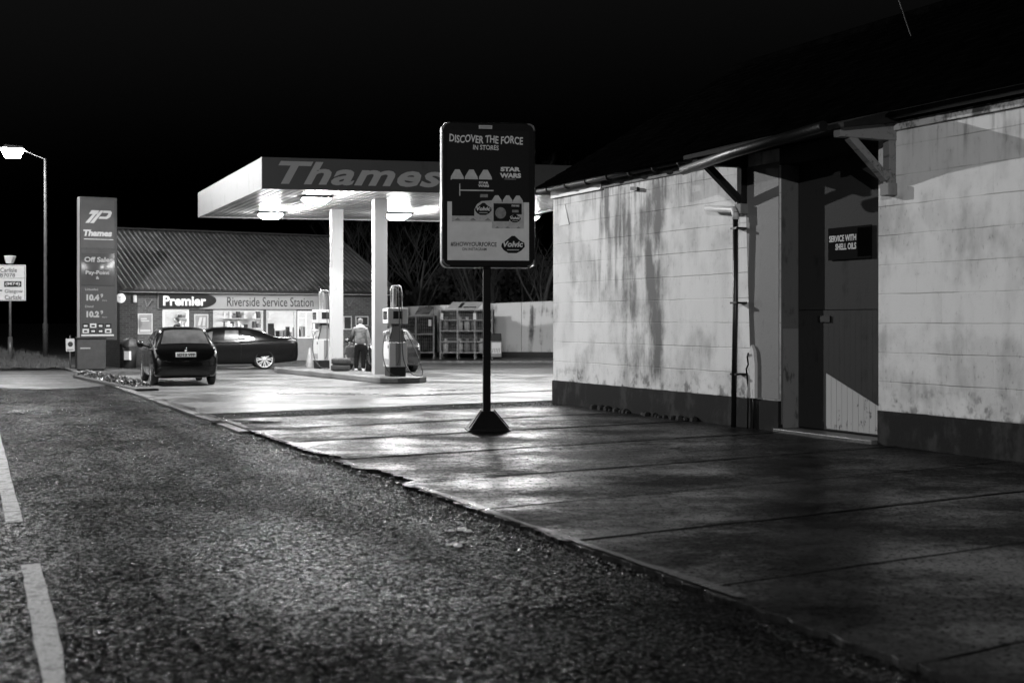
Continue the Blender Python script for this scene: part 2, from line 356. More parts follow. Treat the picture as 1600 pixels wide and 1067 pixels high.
# smoother tarmac reinstatement strips
mb = MB()
def patch(pts, z):
    mb.add([(p.x, p.y, z) for p in [gp(*q) for q in pts]], [tuple(range(len(pts)))])
patch([(96, 972), (420, 950), (800, 932), (1100, 925), (1420, 1090), (1300, 1180), (110, 1180)], -.0395)
tag(mb.build('road_patch', PATCH, recalc=False), kind='structure')
WETP = concrete_mat('smooth_wet_tarmac', .008, .03, .35, .6, .3); WETS = road_mat('worn_smooth_tarmac', .35, 2.0)
mb = MB(); patch([(-300, 575), (98, 576), (128, 582), (165, 600), (120, 604), (60, 606), (0, 603), (-300, 607)], -.0395)
tag(mb.build('smooth_road_patch', WETP, recalc=False), kind='structure')
mb = MB(); rp = random.Random(9)
def ragged(a, b, w0, w1, n=40, z=-.0385):
    rows = []
    for i in range(n + 1):
        u = i / n; p = gp(a[0] + (b[0] - a[0]) * u, a[1] + (b[1] - a[1]) * u); w = (w0 + (w1 - w0) * u) * rp.uniform(.5, 1.25) * min(1, 6 * u + .1, 6 * (1 - u) + .1); rows.append([(p.x, p.y - w / 2, z), (p.x + .01, p.y + w / 2, z)])
    mb.grid(rows, sm=False)
ragged((70, 681), (265, 680), 1.0, .7); ragged((94, 979), (600, 945), .10, .07, 60); ragged((600, 945), (1110, 928), .07, .06, 60); ragged((-60, 636), (150, 640), 2.6, 1.4)
tag(mb.build('worn_road_seam', WETS, recalc=False), kind='structure')
# forecourt: one wet sheet from the garage to the back wall
mb = MB(); mb.add([K(12.5, .0, -.03), K(12.5, 30, -.03), K(62, 60, -.03), K(62, 0, -.03)], [(0, 1, 2, 3)])
tag(mb.build('forecourt', CONC2, recalc=False), kind='structure')
mb = MB(); mb.add([K(-40, .0, -.052), K(-40, 30, -.052), K(13, 30, -.052), K(13, 0, -.052)], [(0, 1, 2, 3)])
tag(mb.build('slab_bed', BLK, recalc=False), kind='structure')
# concrete slabs with open joints and a crumbled edge
JD = Vector((.85, .527)).normalized(); ys = [-9, -6.5, -4.2, -1.8, .4, 2.6, 4.9, 7.1, 9.2, 11.2, 13.5, 16.3, 19.0, 21.4, 24.1]
mb = MB()
def hit(y, off):
    """point where the joint through column 763 at depth y crosses the line K(.., n=off)"""
    p = Vector((-.0185 * y, y)); A = p - KO; n_ = KN.dot(A); k = (off - n_) / KN.dot(JD); return p + JD * k
for i in range(len(ys) - 1):
    g = .016; top = -random.uniform(0, .007)
    for (o0, o1) in ((0.0, 8.5), (8.52, 30)):
        a, b, c, d = hit(ys[i], o0), hit(ys[i], o1), hit(ys[i + 1], o1), hit(ys[i + 1], o0)
        a = a + KD * g; b = b + KD * g; c = c - KD * g; d = d - KD * g
        low = [a.lerp(b, u / 24) + KD * (random.uniform(-.009, .009)) for u in range(25)]
        hi = [c.lerp(d, u / 24) + KD * (random.uniform(-.009, .009)) for u in range(25)]
        edge = []
        if o0 == 0:
            for u in range(1, 22):
                q = d.lerp(a, u / 22); bite = random.uniform(-.035, .025); tq = (q - KO).dot(KD)
                if 6.1 < tq < 7.6 or 8.7 < tq < 9.3: bite = random.uniform(.08, .22)
                edge.append(q + KN * bite)
        poly = low + hi + edge
        mb.prism([(p.x, p.y) for p in poly], -.05, top)
tag(mb.build('concrete_apron', CONC, recalc=True, bevel=.006), kind='structure')
mb = MB()
for i in range(1, len(ys) - 1):
    a, b = hit(ys[i], -.02), hit(ys[i], 16); rows = []; base_w = max(.012, (.0085 * ys[i] - .06)) * .5
    for u in range(61):
        p = a.lerp(b, u / 60) + KD * (.035 * math.sin(u * .31 + i * 2) + random.uniform(-.012, .012)); w = base_w * random.uniform(.5, 1.3) * (1 + .45 * math.sin(u * 1.7 + i) * math.sin(u * .6 + 2 * i)) * (1 - .35 * (u > 30)); rows.append([(p.x - KD.x * w, p.y - KD.y * w, .0025), (p.x + KD.x * w, p.y + KD.y * w, .0025)])
    mb.grid(rows, sm=False)
def crack(pts, w):
    rows = []; P_ = [gp(*q) for q in pts]; Q = []
    for a_, b_ in zip(P_, P_[1:]):
        for k in range(8): Q.append(a_.lerp(b_, k / 8) + Vector((random.uniform(-.03, .03), random.uniform(-.07, .07), 0)))
    for k, q in enumerate(Q): ww = w * random.uniform(.3, 1.2); rows.append([(q.x, q.y - ww, .003), (q.x, q.y + ww, .003)])
    mb.grid(rows, sm=False)
for c_, w_ in (([(470, 703), (505, 694), (545, 688), (640, 682)], .03), ([(905, 868), (960, 852), (1020, 868), (1100, 862)], .012), ([(770, 797), (800, 805), (835, 800), (900, 796)], .012), ([(640, 660), (720, 656), (860, 652)], .04), ([(1080, 905), (1140, 892), (1230, 885)], .01), ([(960, 700), (1050, 706), (1180, 700)], .02)): crack(c_, w_)
tag(mb.build('joint_sealant', mat('tar_sealant', .004, .85, spec=.1, bump=.5, bscale=40), recalc=False), kind='structure')
# worn pale lip of the slabs and grit lying in the gutter
mb = MB(); rows = []; t = .3
while t < 21.5:
    w = .07 + .035 * math.sin(t * 2.3) * math.sin(t * .9 + 1) + random.uniform(-.012, .012)
    rows.append([tuple(K(t, .018 + random.uniform(0, .02), .0035)), tuple(K(t, .03 + w, .0045))]); t += .14
    if (6.0 < t < 7.7 or 8.6 < t < 9.4 or 12.6 < t < 13.2) and len(rows) > 1: mb.grid(rows, sm=False); rows = []; t += {True: 1.75, False: .8}[t < 8]
mb.grid(rows, sm=False); tag(mb.build('slab_lip', concrete_mat('worn_concrete_lip', .01, .07, .25, .6, .8), recalc=False), kind='structure')
mb = MB(); rg = random.Random(5)
for i in range(5200):
    t = rg.uniform(1.2, 19); u = rg.random() ** 2.2
    if i % 3 == 0: t = rg.gauss(4.6, 1.3)
    n_ = -.01 - u * (1.1 if i % 3 == 0 else .5); sz_ = rg.uniform(.004, .013) * (1.6 if rg.random() < .08 else 1)
    c = K(t, n_, -.042); a = rg.uniform(0, 6.3)
    vs = [Vector((math.cos(a + k * 2.1) * sz_, math.sin(a + k * 2.1) * sz_, 0)) + c for k in range(3)] + [c + Vector((rg.uniform(-.3, .3) * sz_, rg.uniform(-.3, .3) * sz_, sz_ * rg.uniform(.6, 1.3)))]
    mb.add(vs, [(0, 1, 3), (1, 2, 3), (2, 0, 3)])
for i in range(46):
    t = random.choice((rg.uniform(6.1, 7.6), rg.uniform(8.7, 9.3), rg.uniform(3, 12))); c = K(t, rg.uniform(-.12, .12), -.05); sz_ = rg.uniform(.02, .055)
    mb.add([tuple(c + Vector((math.cos(k * 1.26 + i) * sz_ * rg.uniform(.7, 1.2), math.sin(k * 1.26 + i) * sz_ * rg.uniform(.7, 1.2), 0))) for k in range(5)] + [tuple(c + Vector((math.cos(k * 1.26 + i) * sz_ * .6, math.sin(k * 1.26 + i) * sz_ * .6, sz_ * rg.uniform(.5, .9)))) for k in range(5)], [(5, 6, 7, 8, 9)] + [(k, (k + 1) % 5, 5 + (k + 1) % 5, 5 + k) for k in range(5)])
tag(mb.build('gutter_grit', mat('wet_grit', .04, .35, var=.7, vscale=30), recalc=False), 'loose wet grit and small stones lying along the edge of the concrete apron', 'grit', kind='stuff')
mb = MB()
for k in range(8):
    c = gp(718 + rg.uniform(-18, 16), 840 + rg.uniform(-14, 14), -.04); sz_ = rg.uniform(.02, .045)
    mb.lathe([(.001, 0), (sz_, .0), (sz_ * .9, sz_ * .35), (.001, sz_ * .5)], 7, c=tuple(c), sm=False)
tag(mb.build('pale_stones', mat('pale_wet_stone', .5, .35)), 'small cluster of pale wet stones on the road beside the apron edge', 'stones', kind='stuff')
# darker trench strip and rough patches on the forecourt
mb = MB()
def strip(pts, z): mb.add([(p.x, p.y, z) for p in pts], [tuple(range(len(pts)))])
ROUGH = road_mat(); ROUGH.name = 'rough_tarmac'
a, b = hit(24.2, .1), hit(24.2, 12); c, d = hit(26.0, 12), hit(26.0, .1)
strip([Vector((p.x, p.y, 0)) for p in (a, b, c, d)], -.024)
a, b = hit(29.3, 4.5), hit(29.3, 12); c, d = hit(29.55, 12), hit(29.55, 4.5)
strip([Vector((p.x, p.y, 0)) for p in (a, b, c, d)], -.024)
strip([gp(300, 658), gp(360, 656), gp(450, 659), gp(380, 662)], .003)
tag(mb.build('forecourt_patch', ROUGH, recalc=False), kind='structure')
mb = MB(); pr_ = [gp(425, 610), gp(445, 607), gp(470, 606), gp(520, 604), gp(560, 603), gp(630, 605), gp(700, 604), gp(720, 607), gp(740, 610), gp(690, 613), gp(660, 616), gp(600, 615), gp(520, 618), gp(475, 616), gp(440, 615)]
strip(pr_, -.024); tag(mb.build('spalled_patch', concrete_mat('spalled_concrete', .03, .2, .25, .6, 1.0), recalc=False), kind='structure')
# kerb stones flush with the apron along the road edge
mb = MB(); t = 13.0
while t < 40:
    L = .9; mb.prism([(p.x, p.y) for p in (K(t, -.16), K(t, .0), K(t + L - .015, .0), K(t + L - .015, -.16))], -.05, .0 + random.uniform(-.01, .004)); t += L
tag(mb.build('kerb', KERB, bevel=.012), kind='structure')
# footway and grass bank where the road bends away on the left
mb = MB(); rows = []
for i in range(26):
    u = i / 25; base = gp(-260 + u * 372, 574); row = []
    for k in range(9):
        d = k / 8; z = -.03 + .55 * math.sin(min(1, d * 1.6) * math.pi / 2) * (1 - u ** 3 * .95) * (1 - .25 * d) + .04 * math.sin(i * 1.7 + k)
        row.append((base.x - d * 6, base.y + d * 14, max(-.06, z)))
    rows.append(row)
mb.grid(rows); tag(mb.build('grass_bank', GRASS), kind='structure')
mb = MB(); mb.add([K(39.5, -11, -.034), K(39.5, 0, -.034), K(45, 0, -.034), K(45, -40, -.034), K(39.5, -40, -.034)], [(0, 1, 2, 3, 4)])
tag(mb.build('side_footway', PATCH, recalc=False), kind='structure')
# tufts on the bank
mb = MB()
for i in range(1500):
    u = random.random(); base = gp(-200 + u * 310, 574); d = random.random() * .7
    x, y = base.x - d * 6, base.y + d * 14; z = .45 * min(1, d * 1.6) * (1 - u ** 3)
    for k in range(3):
        h = random.uniform(.08, .3); dx, dy = random.uniform(-.12, .12), random.uniform(-.12, .12)
        mb.add([(x - .012, y, z - .08), (x + .012, y, z - .08), (x + dx, y + dy, z + h)], [(0, 1, 2)])
tag(mb.build('rough_grass', mat('wet_grass_blades', .05, .6), recalc=False), 'dark unmown grass along the bank by the road bend', 'grass', kind='stuff')
# low ground cover in the planted strip by the forecourt mouth
mb = MB()
for i in range(2000):
    u = random.random(); p = gp(132, 586).lerp(gp(224, 606), u); w = random.gauss(0, .13)
    x, y = p.x + w, p.y + w * .5; h = .17 * math.exp(-(w / .2) ** 2) * random.uniform(.4, 1)
    s_ = random.uniform(.012, .035); a = random.uniform(0, 6.3)
    v = [Vector((x, y, h)) + Vector((math.cos(a + k * 1.57) * s_, math.sin(a + k * 1.57) * s_, random.uniform(-.04, .04))) for k in range(4)]
    mb.add(v, [(0, 1, 2, 3)])
tag(mb.build('ground_cover', mat('glossy_leaves', .035, .3, var=.6, vscale=14), recalc=False), 'low leafy ground cover in the narrow strip beside the small hatchback', 'ground cover', kind='stuff')
mb = MB(); p0, p1 = gp(128, 588), gp(228, 609)
dd = (p1 - p0).normalized(); nn = Vector((-dd.y, dd.x, 0))
mb.prism([((p0 + nn * .3).x, (p0 + nn * .3).y), ((p0 - nn * .25).x, (p0 - nn * .25).y), ((p1 - nn * .25).x, (p1 - nn * .25).y), ((p1 + nn * .3).x, (p1 + nn * .3).y)], -.03, .03)
tag(mb.build('planting_bed', GRASS), kind='structure')

# ------------------------------------------------------------------ garage building on the right
GA = Frame(.827, 25.66, math.atan2(-.903, .429))
gar = thing('garage_building', 'white painted block garage with dark plinth and black slate roof', 'building', (.827, 25.66, 0), GA.a)
JL, JR, TE, WT = 7.34, 9.48, 21.0, 4.2
mb = MB(); mb.box(0, JL, 0, .32, .444, WT)
mb.build('wall', WALL, gar)
mb = MB(); mb.box(JR, TE, 0, .32, .444, WT); mb.build('wall', WALL, gar)
mb = MB(); mb.box(0, .3, .32, 9, 0, WT); mb.prism([(.0, WT), (9, WT), (4.5, WT + 2.6)], 0, .3, axis='x'); mb.build('gable_wall', STUCCO2, gar)
mb = MB(); mb.box(TE - .3, TE, .32, 9, 0, WT); mb.prism([(.0, WT), (9, WT), (4.5, WT + 2.6)], TE - .3, TE, axis='x'); mb.build('gable_wall', STUCCO2, gar)
mb = MB(); mb.box(.3, TE - .3, 8.7, 9, 0, WT - .01); mb.build('rear_wall', STUCCO2, gar)
def ragged_plinth(x0, x1):
    mb = MB(); m = int((x1 - x0) / .22); top = [.444 + .012 * math.sin(i * 2.1) * (random.random()) for i in range(m + 1)]
    fr = [(x0 + (x1 - x0) * i / m, top[i]) for i in range(m + 1)]
    mb.prism([(x0, -.05), (x1, -.05)] + fr[::-1], -.022, .31, axis='y'); return mb
ragged_plinth(-.01, JL - .003).build('plinth', PLINTH, gar)
ragged_plinth(JR + .003, TE).build('plinth', PLINTH, gar)
# lamp shadow beside the doorway, painted as a darker strip
mb = MB(); mb.prism([(6.66, .47), (JL - .004, .47), (JL - .004, 4.0), (6.52, 4.0), (6.52, 3.3)], -.014, .0, axis='y'); mb.build('shaded_strip', STUCCO2, gar)
# recess: jamb lining, boarded door, dark gap
mb = MB(); mb.box(JL - .02, JL + .012, .03, .34, .1, 3.95); mb.build('jamb', stain_mat('jamb_render', .09, .04, 5, (1, 1, .3), .5, .7), gar)
mb = MB(); mb.box(JL + .012, JL + .03, .05, .33, .02, 1.52); mb.build('jamb_board', stain_mat('jamb_paint', .15, .04, 6, (1, 1, .3), .52, .66), gar)
mb = MB(); x = JL + .03; zd = 3.95
while x < 9.28:
    mb.box(x, min(x + .113, 9.3), .325, .37, .06, 1.79); x += .116
mb.box(JL + .03, 9.3, .335, .371, 1.80, zd); mb.box(JL, 9.3, .372, .39, .0, zd); mb.build('door', DOORP, gar)
d_ = gar.children[-1]
mb = MB(); mb.box(GA.t(1279, .32), GA.t(1298, .32), .30, .325, 1.62, 1.71); mb.build('letter_slot', BLK, d_)
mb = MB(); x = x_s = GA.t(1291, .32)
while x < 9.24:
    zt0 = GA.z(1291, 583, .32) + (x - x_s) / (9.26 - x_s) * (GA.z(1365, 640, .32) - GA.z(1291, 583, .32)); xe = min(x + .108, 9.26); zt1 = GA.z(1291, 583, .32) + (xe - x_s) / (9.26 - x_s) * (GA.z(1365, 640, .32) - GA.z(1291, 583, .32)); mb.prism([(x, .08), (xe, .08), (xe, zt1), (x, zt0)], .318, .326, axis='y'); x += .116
mb.build('lit_wedge_panel', DOORW, d_)  # wedge of lamp light on the door, painted as pale peeling boards
mb = MB(); mb.box(9.3, JR, .33, .5, 0, 2.6); mb.build('door_gap', BLK, gar)
mb = MB(); mb.box(9.3, JR, .3, .37, 2.6, zd); mb.box(9.26, 9.31, .30, .37, 0, 2.6); mb.build('door_frame', DOORP, gar)
mb = MB(); mb.box(JL, JR, .0, .9, 3.95, 4.2); mb.build('lintel', BLK, gar)
mb = MB(); mb.box(JL, JR, -.12, .34, -.05, .045); mb.build('threshold', KERB, gar, bevel=.01)
# roof slabs
mb = MB(); pit = math.tan(R(30))
def roofpts(t0, t1, d0, d1, up): return [(t0, d0, WT + .07 + (d0 + .3) * pit + up), (t1, d0, WT + .07 + (d0 + .3) * pit + up), (t1, d1, WT + .07 + (d1 + .3) * pit + up), (t0, d1, WT + .07 + (d1 + .3) * pit + up)]
nr = 20
for i in range(nr):
    a = -.3 + i * 4.8 / nr; b = a + 4.8 / nr + .04
    lo = roofpts(-.25, TE + .2, a, b, 0); hi = roofpts(-.25, TE + .2, a, b, .0)
    hi = [(p[0], p[1], p[2] + (.035 if k < 2 else .02)) for k, p in enumerate(hi)]
    mb.hexa(lo, hi)
zr = WT + .07 + 4.8 * pit
mb.hexa([(-.25, 4.5, zr - .02), (TE + .2, 4.5, zr - .02), (TE + .2, 9.3, WT + .07), (-.25, 9.3, WT + .07)], [(-.25, 4.5, zr + .04), (TE + .2, 4.5, zr + .04), (TE + .2, 9.3, WT + .12), (-.25, 9.3, WT + .12)])
roof = mb.build('roof', ROOF, gar)
mb = MB(); mb.tube([(-.25, 4.5, zr + .05), (TE + .2, 4.5, zr + .05)], .09); mb.build('ridge_tile', ROOF, roof)
# fascia strip and gutter under the eaves
mb = MB(); mb.box(-.02, 2.0, -.05, .0, 4.08, 4.22); mb.build('fascia_board', OFFW, gar); mb = MB(); mb.box(JR + .25, TE, -.05, .0, 4.13, 4.24); mb.build('fascia_board', stain_mat('flaking_fascia', .5, .06, 3, (1.2, 1, 1), .42, .58), gar); mb = MB(); mb.box(2.0, 6.2, -.03, .0, 4.1, 4.22); mb.build('fascia_board', stain_mat('shaded_fascia', .09, .02, 6, (.6, 1, 1), .42, .6), gar)  # middle board coloured dark for the shadow along the strip
mb = MB()
for t0, t1 in ((-.3, 6.1), ):
    mb.tube([(t0, -.17, 4.25), (t1, -.17, 4.29)], .06, 10)
    x = t0 + .4
    while x < t1: mb.tube([(x, -.17, 4.25), (x + .06, -.17, 4.25)], .072, 10); x += .8
mb.build('gutter', BLK, gar)
mb = MB(); t0 = JR + .4; mb.tube([(t0, -.2, 4.3), (TE, -.2, 4.3)], .055, 10); mb.build('gutter', BLK, gar)
# porch roof over the doorway on two timber brackets
mb = MB(); mb.hexa([(6.25, -.98, 4.10), (9.95, -.98, 4.10), (9.95, .02, 4.24), (6.25, .02, 4.24)], [(6.25, -.98, 4.16), (9.95, -.98, 4.16), (9.95, .02, 4.42), (6.25, .02, 4.42)])
porch = mb.build('porch_roof', TIMBD, gar)
for bt in (6.49, 9.76):
    M_ = TIMB if bt > 8 else TIMBD
    mb = MB(); mb.hexa([(bt - .07, -.93, 4.0), (bt + .07, -.93, 4.0), (bt + .07, .0, 4.0), (bt - .07, .0, 4.0)], [(bt - .07, -.93, 4.12), (bt + .07, -.93, 4.12), (bt + .07, .0, 4.235), (bt - .07, .0, 4.235)])
    br = mb.build('porch_bracket', M_, gar, bevel=.006)
    mb = MB(); mb.bar((bt, -.74, 4.02), (bt, -.12, 3.50), .11, .10); mb.build('brace', M_, br, bevel=.006)
    mb = MB(); mb.box(bt - .06, bt + .06, -.12, -.002, 3.44, 4.0); mb.build('wall_post', M_, br, bevel=.006)
    mb = MB(); mb.box(bt - .085, bt + .085, -.15, -.001, 3.28, 3.44); mb.build('corbel', STUCCO2, br, bevel=.01)
mb = MB(); mb.tube([(6.32, -1.03, 3.93), (7.6, -1.03, 4.04), (9.62, -1.03, 4.15)], .075, 12); mb.build('porch_gutter', CAST, gar)
mb = MB(); mb.tube([(6.45, -.16, 3.32), (6.42, -.14, 1.8), (6.45, -.2, .0)], .042, 10)
dp = mb.build('downpipe', CAST, gar)
mb = MB(); mb.tube([(5.62, -.12, 3.44), (6.25, -.14, 3.37), (6.40, -.15, 3.36), (6.45, -.16, 3.28), (6.45, -.16, 3.2)], .055, 10); mb.build('pipe_elbow', PVCW, dp)
for z in (3.05, 1.9, .8):
    mb = MB(); mb.box(6.36, 6.53, -.2, -.0, z, z + .03); mb.build('pipe_clip', CAST, dp)
mb = MB(); mb.prism([(6.60, .46), (6.82, .46), (6.82, .98), (6.79, 1.18), (6.73, 1.27), (6.66, 1.12), (6.70, .95), (6.66, .9), (6.69, .8)], -.07, -.016, axis='y'); mb.build('broken_board', PVCW, gar)
mb = MB(); mb.tube([(6.61, -.05, -.02), (6.63, -.05, .6), (6.58, -.05, .9), (6.67, -.08, .97), (6.62, -.06, 1.08), (6.7, -.1, 1.14)], .014, 6); mb.tube([(6.78, -.06, 0), (6.77, -.06, .6)], .012, 6); mb.build('cable_end', BLK, gar)
mb = MB(); mb.prism([(GA.t(874), GA.z(874, 354)), (GA.t(890), GA.z(890, 351)), (GA.t(883), GA.z(882, 319))], -.012, -.001, axis='y'); mb.build('triangular_plate', OFFW, gar)
tp = GA.t(995); mb = MB(); mb.bar((tp - .1, -.05, GA.z(995, 294)), (tp + .18, -.08, GA.z(995, 297)), .05, .06); mb.tube([(tp, 0, GA.z(995, 294)), (tp, -.06, GA.z(995, 294))], .02, 6); mb.build('vent_hood', DGREY, gar)
mb = MB()
for i in range(26):
    x = 1.9 + i * .13 + random.random() * .05; s_ = random.uniform(.04, .1)
    if 3.3 < x < 3.5: continue
    mb.lathe([(0.001, -.02), (s_, -.02), (s_ * .8, s_ * .6), (.001, s_ * .9)], 6, c=(x, -.06 - random.random() * .12, 0), sm=False)
tag(mb.build('rubble', PLINTH, None, loc=gar.location, rz=GA.a), 'dark rubble and broken render lying along the foot of the white wall', 'rubble', kind='stuff')
# oil sign on the door
sg = thing('oil_sign', 'dark rectangular enamel sign reading SERVICE WITH SHELL OILS fixed to the grey garage door', 'sign', GA.w(8.4, .31, 2.9), GA.a)
sa, sb = GA.t(1294, .30) - 8.4, GA.t(1362, .30) - 8.4; z1, z0 = GA.z(1328, 354, .3) - 2.9, GA.z(1328, 405, .3) - 2.9
mb = MB(); mb.box(sa, sb, -.012, .0, z0, z1); mb.build('sign_plate', mat('sign_enamel', .004, .8, spec=.03), sg, bevel=.003)
mb = MB(); w_ = sb - sa; text_to(mb, 'SERVICE WITH', sa + .03 * w_, sa + .66 * w_, z0 + .56 * (z1 - z0), z0 + .76 * (z1 - z0), -.015, .03); text_to(mb, 'SHELL OILS', sa + .18 * w_, sa + .66 * w_, z0 + .3 * (z1 - z0), z0 + .5 * (z1 - z0), -.015, .03)
mb.lathe([(.001, -.015), (.04, -.015), (.04, -.012)], 12, 'y', (sa + .93 * w_, 0, z0 + .16 * (z1 - z0))); mb.build('lettering', LET_G, sg, recalc=False)
mb = MB(); mb.box(sa + .69 * w_, sb - .01, -.016, -.012, z0 + .03, z1 - .03); mb.build('dark_square', mat('sign_black', .002, .9, spec=.0), sg)
# overhead wire and its end on the roof
mb = MB(); p, q = at(1396, -25, 21), at(1436, 95, 21); mb.tube([p, p.lerp(q, .33), p.lerp(q, .66), q, at(1440, 170, 20.5)], .010, 5)
tag(mb.build('overhead_cable', mat('grey_cable', .04, .6)), 'thin overhead cable coming down to the black garage roof', 'cable')

# ------------------------------------------------------------------ poster stand
PS = Frame(-.38, 19.2, R(8))
ps = thing('poster_stand', 'tall black pole sign with a drinks poster in a rounded frame on the wet apron', 'sign', (-.38, 19.2, 0), PS.a)
mb = MB(); mb.hexa([(-.31, -.3, 0), (.33, -.3, 0), (.33, .3, 0), (-.31, .3, 0)], [(-.30, -.28, .025), (.32, -.28, .025), (.32, .28, .025), (-.30, .28, .025)])
mb.hexa([(-.29, -.27, .025), (.31, -.27, .025), (.31, .27, .025), (-.29, .27, .025)], [(-.09, -.08, .29), (.10, -.08, .29), (.10, .08, .29), (-.09, .08, .29)])
mb.bar((-.29, -.27, .06), (-.09, -.08, .31), .02); mb.bar((.30, -.27, .06), (.1, -.08, .31), .02)
mb.build('base', BLK, ps, bevel=.01)
mb = MB(); mb.box(-.055, .055, -.055, .055, .25, 2.5); mb.build('pole', BLKM, ps, bevel=.01)
X0, X1 = PS.t(690), PS.t(833); Z0, Z1 = 2.44, 4.58; rr = .1
def rrect(x0, x1, z0, z1, r, n=6):
    o = []
    for cx, cz, a0 in ((x1 - r, z1 - r, 0), (x0 + r, z1 - r, 90), (x0 + r, z0 + r, 180), (x1 - r, z0 + r, 270)):
        for k in range(n + 1): a = R(a0 + 90 * k / n); o.append((cx + r * math.cos(a), cz + r * math.sin(a)))
    return o
mb = MB(); mb.prism(rrect(X0, X1, Z0, Z1, rr), -.17, .17, axis='y'); fr = mb.build('frame', BLKM, ps, bevel=.012)
mb = MB(); o_ = rrect(X0 - .012, X1 + .012, Z0 - .012, Z1 + .012, rr); mb.grid([[(x, -.12, z) for x, z in o_], [(x, .0, z) for x, z in o_]], close=True, sm=False)
mb.grid([[(x, .03, z) for x, z in o_], [(x, .13, z) for x, z in o_]], close=True, sm=False); mb.build('edge_trim', STEEL, fr, recalc=False)
for k in range(4):
    mb = MB(); pts = rrect(X0 + .01, X1 - .01, Z0 + .01, Z1 - .01, rr)[k * 7:k * 7 + 7]; mb.tube([(x, -.172, z) for x, z in pts], .014, 6); mb.build('corner_trim', DSTEEL, fr)
PXS = lambda px: PS.t(px, -.17); PZS = lambda py: H0 + (HY - py) / F * PS.Y(.1, -.17)
mb = MB(); P0, P1 = PXS(699), PXS(826.5); yy = -.176
mb.box(P0, P1, yy, -.172, PZS(407), PZS(316), 1); mb.box(P0, P1, yy, -.172, PZS(316), PZS(205), 0)
y2, y3, y4 = yy - .003, yy - .006, yy - .009
def quad(x0, x1, pz0, pz1, y, mi): mb.add([(PXS(x0), y, PZS(pz0)), (PXS(x1), y, PZS(pz0)), (PXS(x1), y, PZS(pz1)), (PXS(x0), y, PZS(pz1))], [(0, 1, 2, 3)], mi)
def pol(pts, y, mi): mb.add([(PXS(a), y, PZS(b)) for a, b in pts], [tuple(range(len(pts)))], mi)
# packs of bottles drawn on the poster: plain boxes, bottle tops above
quad(706, 772, 347, 330, y2, 2); quad(706, 772, 338, 281, y3, 0)
pol([(741, 341), (741, 328), (745, 320), (752, 315), (772, 313), (772, 341)], y4, 2)
for cx in (714.5, 736.5, 758.5): pol([(cx - 10.5, 282), (cx - 10, 277), (cx - 3.5, 266), (cx + 3.5, 266), (cx + 9.5, 277), (cx + 10.5, 282)], y2, 3)
for cx in (715, 739, 762): pol([(cx - 5, 345), (cx, 341), (cx + 5, 345)], y4, 4)
quad(719, 771, 299.3, 297.3, y4, 3); quad(717.5, 719, 307, 288, y4, 3)
quad(768.5, 818.5, 357, 316, y3 - .002, 2); quad(771, 815, 346, 318, y3 - .004, 0)
for cx in (776, 793, 809): pol([(cx - 8, 317), (cx - 7.5, 313), (cx - 2.5, 305.5), (cx + 2.5, 305.5), (cx + 7.5, 313), (cx + 8, 317)], y3 - .002, 3)
pol([(795, 346), (797, 338), (803, 335), (815, 335), (815, 346)], y3 - .006, 2)
for cx in (777, 793, 810): pol([(cx - 3.5, 356.5), (cx, 354), (cx + 3.5, 356.5)], y3 - .006, 4)
# plain round-shouldered stand-in shape on the small pack
pol([(782 + 8.5 * math.cos(R(a)), 333 + 9 * math.sin(R(a))) for a in range(0, 360, 24)], y3 - .007, 4)
def blob(cx, cz, w, h, y):
    pol([(cx - w, cz + h * .25), (cx - w * .95, cz - h * .1), (cx - w * .7, cz - h * .35), (cx - w * .1, cz - h), (cx + w * .15, cz - h), (cx + w * .55, cz - h * .5), (cx + w * .95, cz - h * .2), (cx + w, cz + h * .25), (cx + w * .7, cz + h * .7), (cx + w * .3, cz + h), (cx - w * .4, cz + h), (cx - w * .8, cz + h * .65)][::-1], y, 0)
    text_to(mb, 'Volvic', PXS(cx - w * .85), PXS(cx + w * .85), PZS(cz + h * .3), PZS(cz - h * .38), y - .003, .035, .2, 5)
    pol([(cx - w * .5, cz + h * .58), (cx + w * .5, cz + h * .58), (cx + w * .5, cz + h * .68), (cx - w * .5, cz + h * .68)], y - .003, 2)
blob(755, 327, 13, 9.5, y4 - .003); blob(804.5, 341, 9, 6.5, y3 - .009); blob(801.5, 382, 18.5, 13.5, y2)
text_to(mb, 'DISCOVER THE FORCE', PXS(702), PXS(817), PZS(224.5), PZS(212.5), y2, .02, .05, 5, jitter=.08, tilt=-.015)
text_to(mb, 'IN STORES', PXS(739), PXS(779), PZS(235), PZS(227.5), y2, .015, .05, 5, jitter=.06)
text_to(mb, 'STAR', PXS(782), PXS(813), PZS(268), PZS(261), y2, .06, 0, 5); text_to(mb, 'WARS', PXS(781), PXS(814), PZS(278), PZS(270.5), y2, .06, 0, 5); quad(788, 806, 280.6, 279.4, y2, 4)
text_to(mb, 'STAR', PXS(748), PXS(763), PZS(288), PZS(284.5), y4 - .002, .05, 0, 5); text_to(mb, 'WARS', PXS(747), PXS(764), PZS(293), PZS(289.2), y4 - .002, .05, 0, 5); quad(750, 762, 309, 304, y4 - .002, 4)
text_to(mb, 'STAR WARS', PXS(799), PXS(811), PZS(323), PZS(320), y3 - .008, .04, 0, 5); quad(800, 810, 332, 328, y3 - .008, 4)
text_to(mb, '#SHOWYOURFORCE', PXS(704), PXS(776), PZS(386), PZS(378.5), y2, .018, .0, 6, jitter=.05); text_to(mb, 'ON INSTAGRAM', PXS(722), PXS(760), PZS(392), PZS(387.5), y2, .012, 0, 6)
POSTER_D = mat('poster_black', .004, .6, spec=.12); POSTER_L = mat('poster_grey', .5, .6, spec=.15, var=.08, vscale=5)
